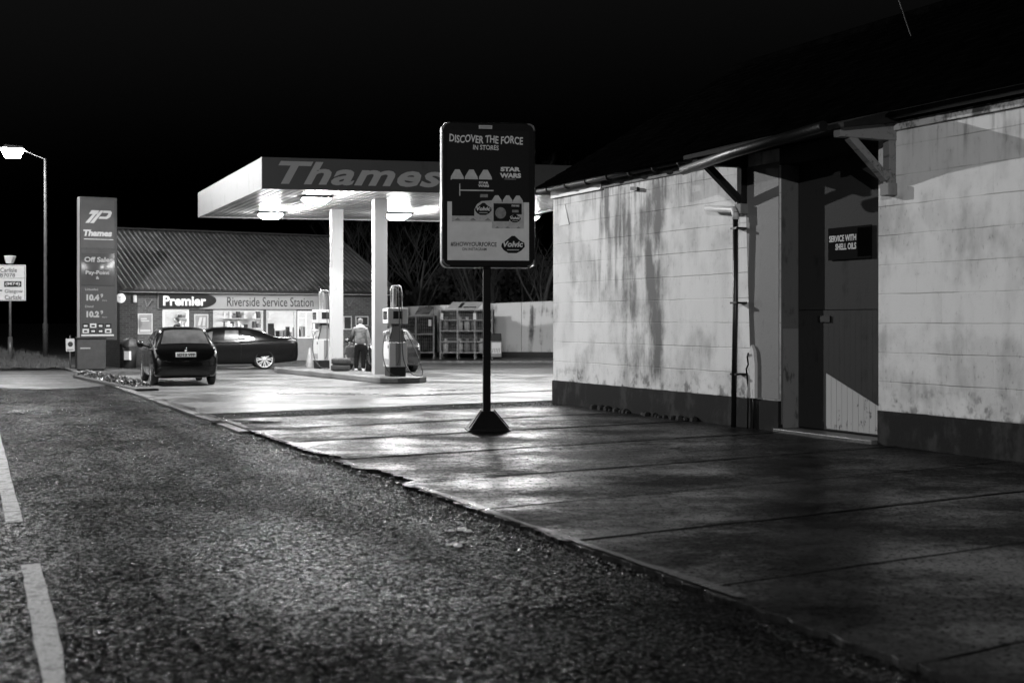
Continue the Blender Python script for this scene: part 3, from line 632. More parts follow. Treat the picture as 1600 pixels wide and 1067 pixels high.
mb.build('poster', [POSTER_D, POSTER_L, mat('poster_mid', .33, .6, spec=.15, var=.15, vscale=20), mat('poster_pale', .36, .6, spec=.15, var=.15, vscale=12), mat('poster_dim', .16, .6, spec=.15, var=.3, vscale=25), mat('poster_white', .5, .6, spec=.15), INK], ps, recalc=False)
mb = MB(); mb.box(PXS(748), PXS(769), -.178, -.17, PZS(202), PZS(196.5)); bd = mb.build('maker_badge', LET_L, fr)
mb = MB(); mb.box(PXS(750), PXS(767), -.181, -.178, PZS(200.2), PZS(198.2)); mb.build('worn_print', MGREY, bd)

# ------------------------------------------------------------------ canopy
CO = Vector((-6.39, 32.7)); cxv = Vector((.975, .222)); cdv = (Vector((-10.28, 41.9)) - CO); cl = cdv.length; cdv = cdv / cl; UZ = 5.0; CL = 9.8
can = thing('canopy', 'large flat forecourt canopy with a grey fascia reading Thames on two square pillars', 'canopy', (CO.x, CO.y, 0), math.atan2(cxv.y, cxv.x))
def CP(a, b, z): p = CO + cxv * a + cdv * b; return Vector((p.x, p.y, z))
FH = .81
mb = MB(); e = .06
for (a0, b0, a1, b1) in ((0, 0, CL, e), (0, cl - e, CL, cl), (0, e, e, cl - e), (CL - e, e, CL, cl - e)):
    mb.hexa([CP(a0, b0, UZ), CP(a1, b0, UZ), CP(a1, b1, UZ), CP(a0, b1, UZ)], [CP(a0, b0, UZ + FH), CP(a1, b0, UZ + FH), CP(a1, b1, UZ + FH), CP(a0, b1, UZ + FH)])
FASG = stain_mat('grey_fascia', .042, .03, 4, (1, 1, .3), .5, .7, .5)
FASW = stain_mat('pale_side_fascia', .12, .08, 4, (1, 1, .2), .5, .7, .5)
for i, f in enumerate(mb.f): mb.m[i] = 0 if i < 6 else 1
mb.build('fascia', [FASG, FASW], can, world=True)
fas = can.children[-1]
mb = MB(); mb.hexa([CP(.06, .06, UZ + .5), CP(CL - .06, .06, UZ + .5), CP(CL - .06, cl - .06, UZ + .5), CP(.06, cl - .06, UZ + .5)], [CP(.06, .06, UZ + .56), CP(CL - .06, .06, UZ + .56), CP(CL - .06, cl - .06, UZ + .56), CP(.06, cl - .06, UZ + .56)]); mb.build('deck', DGREY, can, world=True)
mb = MB(); a = .06; pr = .2
prof = [];
while a < CL - .07:
    prof += [(a, .03), (a + .15, .03), (a + .155, .055), (a + .19, .055), (a + .2, .03)]; a += pr
prof = [(p, q) for p, q in prof if p < CL - .06]
mb.grid([[CP(p, .06, UZ + q) for p, q in prof], [CP(p, cl - .06, UZ + q) for p, q in prof]], sm=False)
SOFF = stain_mat('ribbed_soffit', .2, .1, 3, (1, .3, 1), .48, .7, .4)
mb.build('soffit', SOFF, can, world=True, recalc=False)
PILM = stain_mat('pillar_paint', .27, .12, 5, (1, 1, .3), .56, .74, .4)
# lettering on the front: fitted between photo columns
def canx(px):
    r = (px - CX) / F; return (r * CO.y - CO.x) / (cxv.x - r * cxv.y)
mb = MB(); text_to(mb, 'Thames', canx(435), canx(692), UZ + .13, UZ + .72, -.016, .028, .32, spacing=1.06)
mb.build('lettering', mat('fascia_lettering', .42, .6), fas, recalc=False)
mb = MB(); mb.hexa([CP(0, -.012, UZ - .01), CP(CL, -.012, UZ - .01), CP(CL, .0, UZ - .01), CP(0, .0, UZ - .01)], [CP(0, -.012, UZ + .03), CP(CL, -.012, UZ + .03), CP(CL, .0, UZ + .03), CP(0, .0, UZ + .03)]); mb.build('edge_strip', DGREY, fas, world=True)
for (px, Y, wd) in ((592, 35.8, .36), (524.5, 39.0, .35)):
    c_ = Vector(((px - CX) / F * Y, Y + .15)); M = Matrix.Translation((c_.x, c_.y, 0)) @ Matrix.Rotation(R(20), 4, 'Z')
    mb = MB(); mb.box(-wd / 2, wd / 2, -wd / 2, wd / 2, .10, UZ + .03); mb.xf(M); col_ = mb.build('pillar', PILM, can, world=True, bevel=.008)
    mb = MB(); mb.box(-wd / 2 - .07, wd / 2 + .07, -wd / 2 - .07, wd / 2 + .07, .12, .16); mb.xf(M); mb.build('pillar_foot', LGREY, col_, world=True)
    mb = MB(); mb.box(-wd / 2 - .03, wd / 2 + .03, -wd / 2 - .03, wd / 2 + .03, UZ - .08, UZ + .02); mb.xf(M); mb.build('pillar_collar', LGREY, col_, world=True)
    for z in (1.35, 1.7, 2.15):
        mb = MB(); mb.box(-wd / 2 - .01, -wd / 2 + .06, -wd / 2 - .006, -wd / 2, z, z + .12); mb.xf(M); mb.build('sticker', MGREY, col_, world=True, recalc=False)
# canopy lamps
def canopy_lamp():
    t_ = thing('canopy_lamp', 'glowing square floodlight fitting recessed in the ribbed canopy soffit', 'lamp', (0, 0, 0), R(13), 'glowing lamps under the canopy')
    mb = MB(); mb.hexa([(-.40, -.40, -.04), (.40, -.40, -.04), (.40, .40, -.04), (-.40, .40, -.04)], [(-.42, -.42, .035), (.42, -.42, .035), (.42, .42, .035), (-.42, .42, .035)]); mb.build('housing', DGREY, t_)
    mb = MB(); mb.hexa([(-.22, -.22, -.16), (.22, -.22, -.16), (.22, .22, -.16), (-.22, .22, -.16)], [(-.37, -.37, -.041), (.37, -.37, -.041), (.37, .37, -.041), (-.37, .37, -.041)]); mb.build('diffuser', E_CAN, t_)
    return t_
labs = ['canopy lamp at the front left of the soffit, above the parked black saloon', 'canopy lamp at the far left of the soffit, lowest and leftmost in view', 'canopy lamp just right of the nearer pillar, at the back edge', 'canopy lamp hidden by the poster stand at the front of the soffit', 'canopy lamp at the back right of the soffit behind the poster stand', 'canopy lamp at the right end of the canopy']
lp = [(-5.37, 35.1), (-7.6, 40.3), (-3.62, 40.6), (-1.2, 36.2), (.45, 41.4), (2.1, 37.4)]
c0 = canopy_lamp()
for i, (x, y) in enumerate(lp):
    o = c0 if i == 0 else link_copy(c0)
    o.location = (x, y, UZ - .0); o['label'] = 'glowing ' + labs[i]

# ------------------------------------------------------------------ pump island with pumps, tyres
W_ = Vector((-.5, .866)); 
isl = [Vector((-3.5, 33.9)), Vector((-3.0, 33.75)), Vector((-2.45, 34.05)), Vector((-2.3, 34.5))]
far_ = [p + W_ * 8.6 for p in (isl[3], isl[2], isl[1], isl[0])]
pl = isl + [isl[3] + W_ * 7.6, isl[2] + W_ * 8.3 + Vector((.1, 0)), isl[0] + W_ * 8.3, isl[0] + W_ * 7.6 + Vector((-.15, .1))]
mb = MB(); mb.prism([(p.x, p.y) for p in pl], -.03, .13); 
for i, f in enumerate(mb.f): mb.m[i] = 0
tag(mb.build('pump_island', concrete_mat('island_concrete', .05, .11, .35, .6, .3), bevel=.03), 'long raised concrete island under the petrol pumps and pillars', 'kerb island')
isl_o = bpy.data.objects['pump_island']
PUMPW = mat('pump_white_enamel', .36, .35); PUMPG = mat('pump_grey_enamel', .12, .4)
def make_pump():
    t_ = thing('petrol_pump', '', 'petrol pump', (0, 0, 0), 0, 'petrol pumps on the island')
    w, d = .25, .33
    mb = MB(); mb.box(-w + .03, w - .03, -d + .03, d - .03, 0, .26); mb.build('base', BLK, t_, bevel=.01)
    for s in (-1, 1):
        mb = MB(); mb.box(min(0, s * w) + (.0 if s < 0 else .012), max(0, s * w) - (.012 if s < 0 else 0), -d, d, .26, .92); cab = mb.build('cabinet', PUMPW, t_, bevel=.012)
        mb = MB(); x = s * (w + .002); mb.box(min(x, x - s * .004), max(x, x - s * .004), -d + .05, d - .05, .31, .47); mb.build('grille', MGREY, cab)
        mb = MB(); mb.box(min(x, x - s * .004), max(x, x - s * .004), -.28, -.17, .76, .84); mb.build('label_plate', DGREY, cab)
    mb = MB(); mb.box(-.07, .07, -d - .012, -d + .01, .28, .9); mb.build('hose_channel', PUMPG, t_)
    mb = MB(); mb.hexa([(-.21, -.24, .92), (.21, -.24, .92), (.21, .24, .92), (-.21, .24, .92)], [(-.09, -.2, 1.36), (.09, -.2, 1.36), (.09, .2, 1.36), (-.09, .2, 1.36)]); nb = mb.build('nozzle_housing', PUMPG, t_, bevel=.01)
    mb = MB()
    for s in (-1, 1): mb.bar((s * .225, -.24, .92), (s * .105, -.2, 1.38), .02, .03)
    mb.build('housing_edge', BLK, nb)
    for s in (-1, 1):
        for k in (-.12, .1):
            mb = MB(); mb.bar((s * .20, k, 1.0), (s * .17, k, 1.16), .05, .06); mb.tube([(s * .17, k, 1.12), (s * .2, k, 1.2), (s * .27, k, 1.21), (s * .31, k - .0, 1.12)], [.026, .034, .03, .018], 8); mb.build('nozzle', [LGREY], t_)
    mb = MB(); mb.box(-.28, .28, -.30, .30, 1.42, 1.84); hd = mb.build('display_head', PUMPW, t_, bevel=.02)
    mb = MB(); mb.box(-.06, .06, -.2, .2, 1.34, 1.43); mb.build('neck', DGREY, t_)
    for s in (-1, 1):
        x = s * .283; mb = MB(); mb.box(min(x, x - s * .006), max(x, x - s * .006), -.22, .22, 1.53, 1.76); mb.build('display', GLASSD, hd)
    mb = MB(); mb.box(-.13, .13, -.306, -.296, 1.55, 1.76); mb.build('end_panel', BLK, hd)
    mb = MB(); mb.box(-.05, .05, .02, .18, 1.84, 2.4); mb.build('mast', DSTEEL, t_, bevel=.02)
    mb = MB()
    mb.tube([(-.14, -.1, 1.84), (-.15, -.1, 2.36), (-.10, -.1, 2.44), (.08, -.12, 2.46), (.12, -.14, 2.42), (.15, -.15, 2.2), (.15, -.15, 1.84)], .016, 8); mb.build('mast_frame', STEEL, t_)
    h1 = [(.0, -.16, 2.42), (.02, -.28, 2.36), (.02, -.36, 1.8), (.02, -.38, .9), (.0, -.4, .45), (-.04, -.37, .32)]
    h2 = [(.06, -.16, 2.42), (.09, -.28, 2.34), (.09, -.37, 1.7), (.10, -.39, .8), (.16, -.42, .35), (.34, -.46, .08), (.55, -.48, .02), (.66, -.4, .06), (.64, -.3, .3), (.45, -.15, .85), (.31, -.1, 1.13)]
    h3 = [(-.31, -.12, 1.12), (-.37, -.2, .95), (-.40, -.26, .6), (-.36, -.34, .3), (-.26, -.40, .12), (-.12, -.42, .02), (.0, -.41, .02)]
    for h in (h1, h2, h3):
        mb = MB(); mb.tube(smooth(h), .0135, 7); mb.build('hose', RUB, t_)
    return t_
def smooth(p, n=6):
    p = [Vector(q) for q in p]; out = []
    for i in range(len(p) - 1):
        a, b, c, d = p[max(i - 1, 0)], p[i], p[i + 1], p[min(i + 2, len(p) - 1)]
        for k in range(n):
            u = k / n; out.append(.5 * ((2 * b) + (c - a) * u + (2 * a - 5 * b + 4 * c - d) * u * u + (3 * b - a - 3 * c + d) * u ** 3))
    return out + [p[-1]]
pm = make_pump(); pm.location = (-3.17, 34.75, .13); pm.rotation_euler.z = R(19)
pm['label'] = 'white petrol pump nearest the poster stand at the front end of the island'
pm2 = link_copy(pm); pm2.location = (-5.93, 40.2, .13); pm2.rotation_euler.z = R(24)
pm2['label'] = 'white petrol pump at the far end of the island left of both pillars'
def tyre_mesh(r, w, rin):
    pr = [(rin, -w / 2 + .01), (rin + .02, -w / 2), (r - .05, -w / 2), (r - .01, -w / 2 + .03), (r, -w / 4), (r, w / 4), (r - .01, w / 2 - .03), (r - .05, w / 2), (rin + .02, w / 2), (rin, w / 2 - .01), (rin, -w / 2 + .01)]
    return pr
for k in range(2):
    mb = MB(); mb.lathe(tyre_mesh(.29, .19, .18), 28)
    for a in range(28):
        an = a * 2 * math.pi / 28
        mb.bar((math.cos(an) * .289, math.sin(an) * .289, -.07), (math.cos(an + .06) * .289, math.sin(an + .06) * .289, .07), .012, .012)
    o = mb.build('loose_tyre', TYRE, None, loc=(-5.12 + .02 * k, 38.25, .13 + .095 + .19 * k), rz=k)
    tag(o, ('lower', 'upper')[k] + ' of the two loose tyres stacked at the foot of the far pillar', 'tyre', 'loose tyres stacked on the island')

# ------------------------------------------------------------------ cars
def catmull(vals, n):
    out = []
    for i in range(len(vals) - 1):
        a, b, c, d = vals[max(i - 1, 0)], vals[i], vals[i + 1], vals[min(i + 2, len(vals) - 1)]
        for k in range(n):
            u = k / n; out.append(tuple(.5 * (2 * b[j] + (c[j] - a[j]) * u + (2 * a[j] - 5 * b[j] + 4 * c[j] - d[j]) * u * u + (3 * b[j] - a[j] - 3 * c[j] + d[j]) * u ** 3) for j in range(len(b))))
    return out + [vals[-1]]
HATCH = [(0, .36, .66, .62, .56, .68), (.025, .29, .77, .74, .68, .82), (.07, .25, .82, .86, .68, .94), (.16, .22, .84, .94, .64, 1.03), (.34, .20, .852, .97, .59, 1.24), (.54, .18, .858, .97, .56, 1.40), (.66, .18, .86, .97, .555, 1.44), (1.0, .17, .86, .96, .56, 1.47), (1.7, .17, .86, .93, .57, 1.47), (2.3, .17, .86, .91, .57, 1.40), (2.75, .17, .86, .90, .60, 1.18), (3.1, .18, .85, .87, .66, .95), (3.5, .2, .82, .80, .62, .86), (3.8, .24, .74, .68, .56, .74), (3.95, .32, .58, .54, .44, .60)]
SALOON = [(0, .38, .72, .78, .62, .86), (.04, .30, .82, .92, .70, 1.02), (.12, .26, .87, .99, .72, 1.08), (.45, .23, .90, 1.0, .70, 1.085), (.8, .2, .915, .99, .64, 1.13), (1.25, .19, .92, .98, .58, 1.31), (1.8, .18, .92, .96, .57, 1.43), (2.5, .18, .92, .95, .58, 1.45), (3.05, .18, .92, .94, .59, 1.38), (3.5, .18, .92, .93, .62, 1.14), (3.8, .19, .91, .91, .68, .98), (4.3, .2, .88, .84, .66, .89), (4.65, .24, .80, .72, .58, .77), (4.85, .33, .62, .58, .46, .62)]
def sect(st):
    s, zl, w, zb, wr, zr = st; g = zr - zb
    return [(0, zl), (w * .78, zl), (w * .95, zl + .08), (w, (zl + zb) / 2), (w * .985, zb - .09), (w * .935, zb), ((w * .935 + wr * 1.08) / 2 + .015, zb + g * .5), (wr * 1.06, zr - g * .13 - .01), (wr * .72, zr - .012), (0, zr)]
class Car:
    def __init__(s, tab, k=4):
        s.tab = tab; s.L = tab[-1][0]; s.k = k
    def st(s, x):
        T = s.tab; x = min(max(x, 0), s.L)
        for i in range(len(T) - 1):
            if T[i][0] <= x <= T[i + 1][0]: break
        a, b, c, d = T[max(i - 1, 0)], T[i], T[i + 1], T[min(i + 2, len(T) - 1)]; h = c[0] - b[0]; u = (x - b[0]) / h
        def m(p, q, r, j): return (r[j] - p[j]) / max(1e-6, r[0] - p[0]) * h
        out = [x]
        for j in range(1, 6):
            m0, m1 = m(a, b, c, j), m(b, c, d, j); out.append((2 * u ** 3 - 3 * u * u + 1) * b[j] + (u ** 3 - 2 * u * u + u) * m0 + (-2 * u ** 3 + 3 * u * u) * c[j] + (u ** 3 - u * u) * m1)
        return tuple(out)
    def P(s, x, q):
        """point on the skin: x from the tail, q=0 roof centre .. +-9 floor centre"""
        sg = 1 if q >= 0 else -1; v = 9 - abs(q); pts = sect(s.st(x)); i = min(int(v), 8); u = v - i
        a, b, c, d = pts[max(i - 1, 0)], pts[i], pts[i + 1], pts[min(i + 2, 9)]
        if i + 2 > 9: d = (-pts[8][0], pts[8][1])
        if i == 0: a = (-pts[1][0], pts[1][1])
        y = [.5 * (2 * b[j] + (c[j] - a[j]) * u + (2 * a[j] - 5 * b[j] + 4 * c[j] - d[j]) * u * u + (3 * b[j] - a[j] - 3 * c[j] + d[j]) * u ** 3) for j in (0, 1)]
        return Vector((sg * y[0], x - s.L / 2, y[1]))
    def N(s, x, q):
        e = .01; a = s.P(x + e, q) - s.P(x - e, q); b = s.P(x, q + .05) - s.P(x, q - .05); n = a.cross(b)
        if n.length < 1e-9: return Vector((0, -1, 0))
        n.normalize(); c = s.P(x, q) - Vector((0, x - s.L / 2, .7)); return n if n.dot(c) > 0 else -n
    def patch(s, mb, c4, off=.006, n=8, m=8, mi=0):
        """c4: four (x,q) corners"""
        rows = []
        for i in range(n + 1):
            u = i / n; r = []
            for k in range(m + 1):
                v = k / m; x = (c4[0][0] * (1 - u) + c4[1][0] * u) * (1 - v) + (c4[3][0] * (1 - u) + c4[2][0] * u) * v
                q = (c4[0][1] * (1 - u) + c4[1][1] * u) * (1 - v) + (c4[3][1] * (1 - u) + c4[2][1] * u) * v
                r.append(s.P(x, q) + s.N(x, q) * off)
            rows.append(r)
        mb.grid(rows, mi)
def wheel(parent, c, side, r=.31, w=.2, spokes=5, twin=True, k=.66):
    k_ = k
    mb = MB(); mb.lathe(tyre_mesh(r, w, r * k), 32, 'x', c); o = mb.build('wheel', RUB, parent)
    mb = MB(); x = c[0] + side * w * .42
    mb.lathe([(r * (k + .01), x - side * .04), (r * (k + .01), x), (r * (k - .05), x), (r * (k - .06), x - side * .03)], 28, 'x', (0, c[1], c[2]))
    if k_ > .7: spokes = 8
    for k in range(spokes):
        for dd in ((-.10, .10) if k_ > .7 else ((-.13, .13) if twin else (0,))):
            a = 2 * math.pi * k / spokes; p = Vector((x - side * .005, c[1] + math.cos(a + dd * .6) * .05, c[2] + math.sin(a + dd * .6) * .05)); q = Vector((x - side * .005, c[1] + math.cos(a + dd * 1.5) * r * (k_ - .04), c[2] + math.sin(a + dd * 1.5) * r * (k_ - .04)))
            mb.bar(p, q, .02, .028)
    mb.lathe([(.001, x + side * .004), (.055, x + side * .004), (.06, x - side * .02)], 14, 'x', (0, c[1], c[2]))
    mb.build('rim', ALLOY, o)
    mb = MB(); mb.lathe([(.001, c[0] + side * w * .1), (r * .6, c[0] + side * w * .1)], 20, 'x', (0, c[1], c[2])); mb.build('brake_disc', DGREY, o, recalc=False)
def make_car(name, label, tab, paint, axles, r, loc, rz, kind, plate=None):
    C = Car(tab); t_ = thing(name, label, 'car', loc, rz)
    xs = [tab[0][0]]
    for i in range(len(tab) - 1):
        for k in range(1, 6): xs.append(tab[i][0] + (tab[i + 1][0] - tab[i][0]) * k / 5)
    qs = [-9 + 18 * k / 72 for k in range(73)]
    rows = [[C.P(x, q) for q in qs[:-1]] for x in xs]
    c0 = [Vector((p.x * .55, p.y - .015, .52 + (p.z - .52) * .6)) for p in rows[0]]; c1 = [Vector((p.x * .55, p.y + .03, .46 + (p.z - .46) * .6)) for p in rows[-1]]
    mb = MB(); mb.grid([c0] + rows + [c1], close=True); m = len(c0); nrow = len(rows) + 2
    mb.f.append(tuple(range(m))); mb.m.append(0); mb.sm.append(True); mb.f.append(tuple(range((nrow - 1) * m, nrow * m))); mb.m.append(0); mb.sm.append(True)
    body = mb.build('body', [paint], t_)
    W2 = tab[8][2]
    cut = MB()
    for ax in axles:
        for s in (-1, 1): cut.lathe([(.001, s * (W2 - .26)), (r + .055, s * (W2 - .26)), (r + .055, s * (W2 + .1)), (.001, s * (W2 + .1))], 36, 'x', (0, ax - C.L / 2, r))
    co = cut.build('cutter', [BLK])
    md = body.modifiers.new('arches', 'BOOLEAN'); md.object = co; md.operation = 'DIFFERENCE'; md.solver = 'EXACT'
    dg = bpy.context.evaluated_depsgraph_get(); dg.update(); me = bpy.data.meshes.new_from_object(body.evaluated_get(dg))
    if len(me.polygons) > 500: body.modifiers.clear(); body.data = me
    else: body.modifiers.clear()
    bpy.data.objects.remove(co)
    for ax in axles:
        for s in (-1, 1): wheel(t_, (s * (W2 - .10), ax - C.L / 2, r), s, r, k=.66 if kind == 'hatch' else .80)
    hatch = kind == 'hatch'
    def part(name, c4s, m, off=.006, parent=t_, n=8, k=8):
        mb = MB()
        for c4 in c4s: C.patch(mb, c4, off, n, k)
        return mb.build(name, m, parent, recalc=False)
    if hatch:
        part('rear_window', [[(.19, -1.75), (.19, 1.75), (.535, 1.45), (.535, -1.45)]], GLASSM)
        part('windscreen', [[(3.0, -1.7), (3.0, 1.7), (2.36, 1.6), (2.36, -1.6)]], GLASSD)
        for s in (-1, 1):
            part('side_window', [[(1.32, s * 3.75), (2.15, s * 3.75), (1.95, s * 2.35), (1.32, s * 2.25)]], GLASSD)
            part('side_window', [[(.62, s * 3.7), (1.24, s * 3.75), (1.24, s * 2.25), (.82, s * 2.4)]], GLASSD)
            part('side_window', [[(2.22, s * 3.75), (2.72, s * 3.7), (2.3, s * 2.45), (2.03, s * 2.38)]], GLASSD)
            part('tail_light', [[(.035, s * 4.9), (.03, s * 3.9), (.30, s * 2.9), (.42, s * 3.7)]], LAMPR, .012)
            part('headlight', [[(3.55, s * 3.8), (3.9, s * 3.2), (3.85, s * 2.6), (3.45, s * 3.1)]], CHROME, .01)
    else:
        part('rear_window', [[(.84, -1.7), (.84, 1.7), (1.62, 1.5), (1.62, -1.5)]], GLASSD)
        part('windscreen', [[(3.72, -1.7), (3.72, 1.7), (3.08, 1.6), (3.08, -1.6)]], GLASSD)
        for s in (-1, 1):
            part('side_window', [[(2.02, s * 3.75), (2.50, s * 3.75), (2.46, s * 2.4), (2.02, s * 2.35)]], GLASSM)
            part('side_window', [[(1.5, s * 3.7), (1.92, s * 3.75), (1.92, s * 2.25), (1.62, s * 2.4)]], GLASSD)
            part('side_window', [[(2.92, s * 3.75), (3.38, s * 3.7), (3.02, s * 2.5), (2.86, s * 2.4)]], GLASSM)
            part('tail_light', [[(.06, s * 4.6), (.04, s * 3.7), (.22, s * 3.3), (.38, s * 4.5)]], LAMPR, .012)
            part('headlight', [[(4.4, s * 3.8), (4.75, s * 3.2), (4.7, s * 2.7), (4.35, s * 3.1)]], CHROME, .01)
    mb = MB(); y0 = -C.L / 2
    mb.box(-.64, .64, y0 + .02, y0 + .2, .25, .38); mb.build('bumper', RUB, t_, bevel=.03)
    zb_ = .72 if hatch else .56
    mb = MB(); yb = y0 - .03 if hatch else y0 - .035; zb_ = .78 if hatch else .60
    mb.box(-.26, .26, yb, yb + .05, zb_ - .056, zb_ + .056); pt = mb.build('number_plate', PLATE, t_, bevel=.004)
    if plate:
        mb = MB(); text_to(mb, plate, -.235, .235, zb_ - .036, zb_ + .036, yb - .003, .03); mb.build('lettering', INK, pt, recalc=False)
    for s in (-1, 1):
        mx = (2.62 if hatch else 3.38) - C.L / 2
        mb = MB(); mb.lathe([(.001, -.06), (.07, -.05), (.095, .0), (.08, .06), (.001, .09)], 12, 'y', (s * (W2 + .08), mx, 1.0)); mb.bar((s * (W2 - .08), mx, .96), (s * (W2 + .04), mx, .98), .04); mb.build('mirror', paint, t_)
        hx = (1.35, 2.25) if hatch else (1.9, 2.8)
        for h in hx:
            p = C.P(h, s * 4.3) + C.N(h, s * 4.3) * .02; mb = MB(); mb.bar(p - Vector((0, .08, 0)), p + Vector((0, .08, 0)), .018, .022); mb.build('door_handle', paint, t_)
    if hatch:
        mb = MB(); mb.tube([(0, y0 + 1.0, 1.47), (0, y0 + .93, 1.62)], .006, 5); mb.build('aerial', BLK, t_)
        mb = MB(); mb.lathe([(.001, -.01), (.03, -.006), (.035, .0)], 14, 'y', (0, y0 + .045, .905)); mb.build('badge', CHROME, t_)
        mb = MB(); mb.bar((.0, y0 + .30, 1.13), (.30, y0 + .24, 1.09), .012); mb.build('rear_wiper', BLK, t_)
    # seams
    mb = MB()
    for s in (-1, 1):
        for x in ((1.28, 2.2) if hatch else (1.95, 2.79)):
            mb.tube([C.P(x, s * q) + C.N(x, s * q) * .001 for q in [3.85 + .25 * k for k in range(13)]], .004, 4)
        mb.tube([C.P(x, s * 4.75) + C.N(x, s * 4.75) * .003 for x in [.3 + .1 * k for k in range(int((C.L - .9) * 10))]], .006, 4)
    mb.build('panel_seam', BLK, t_)
    return t_
# small hatchback, tail towards the road
rl = gp(238, 600); hd = Vector((-.36, .933)); ang = math.atan2(hd.y, hd.x) - math.pi / 2
cen = Vector((rl.x, rl.y)) + hd * 1.25 + Vector((hd.y, -hd.x)) * .76
make_car('hatchback', 'small black hatchback with a pale number plate seen from behind beside the price sign', HATCH, PAINTB, (.68, 3.17), .30, (cen.x, cen.y, -.03), ang, 'hatch', 'SD13 VFF').scale = (.955, 1, 1.02)
# saloon parked along the shop, nose to the left
rw = gp(413, 575.5); hd = Vector((-.955, -.296)); ang = math.atan2(hd.y, hd.x) - math.pi / 2
nl = Vector((hd.y, -hd.x))      # car's right-hand side
cen = Vector((rw.x, rw.y)) + hd * (2.425 - 1.16) + nl * .82
make_car('saloon_car', 'long black saloon with bright alloy wheels parked along the shop front', SALOON, mat('black_saloon_paint', .003, .25, spec=.12, coat=.08), (1.16, 3.96), .345, (cen.x, cen.y, -.03), ang, 'saloon')
# car being filled on the far side of the island
rb = gp(610, 580); hd = Vector((-.36, .933)); ang = math.atan2(hd.y, hd.x) - math.pi / 2
cen = Vector((rb.x, rb.y)) + hd * 1.3
make_car('hatchback', 'dark car being filled behind the near pump and pillar, tail towards the road', HATCH, PAINTG, (.68, 3.17), .32, (cen.x, cen.y, -.03), ang, 'hatch')

# ------------------------------------------------------------------ people
def skin_mesh(name, verts, edges, radii, m, parent, root=0, sub=2):
    me = bpy.data.meshes.new(name); me.from_pydata(verts, edges, []); o = bpy.data.objects.new(name, me); COL.objects.link(o)
    sk = o.modifiers.new('skin', 'SKIN'); sk.use_smooth_shade = True; sb = o.modifiers.new('sub', 'SUBSURF'); sb.levels = sub; sb.render_levels = sub
    for i, v in enumerate(me.skin_vertices[0].data):
        r_ = radii[i]; v.radius = r_ if isinstance(r_, tuple) else (r_, r_); v.use_root = (i == root)
    dg = bpy.context.evaluated_depsgraph_get(); dg.update(); m2 = bpy.data.meshes.new_from_object(o.evaluated_get(dg))
    o.modifiers.clear(); o.data = m2; m2.materials.clear(); m2.materials.append(m)
    for p in m2.polygons: p.use_smooth = True
    o.parent = parent; return o
def chain(segs):
    """segs: list of chains; a chain = [(point, radius), ...]; first point may be an int index to join onto"""
    V, E, Rr = [], [], []
    for c in segs:
        prev = None
        for it in c:
            if isinstance(it, int): prev = it; continue
            V.append(it[0]); Rr.append(it[1]); i = len(V) - 1
            if prev is not None: E.append((prev, i))
            prev = i
    return V, E, Rr
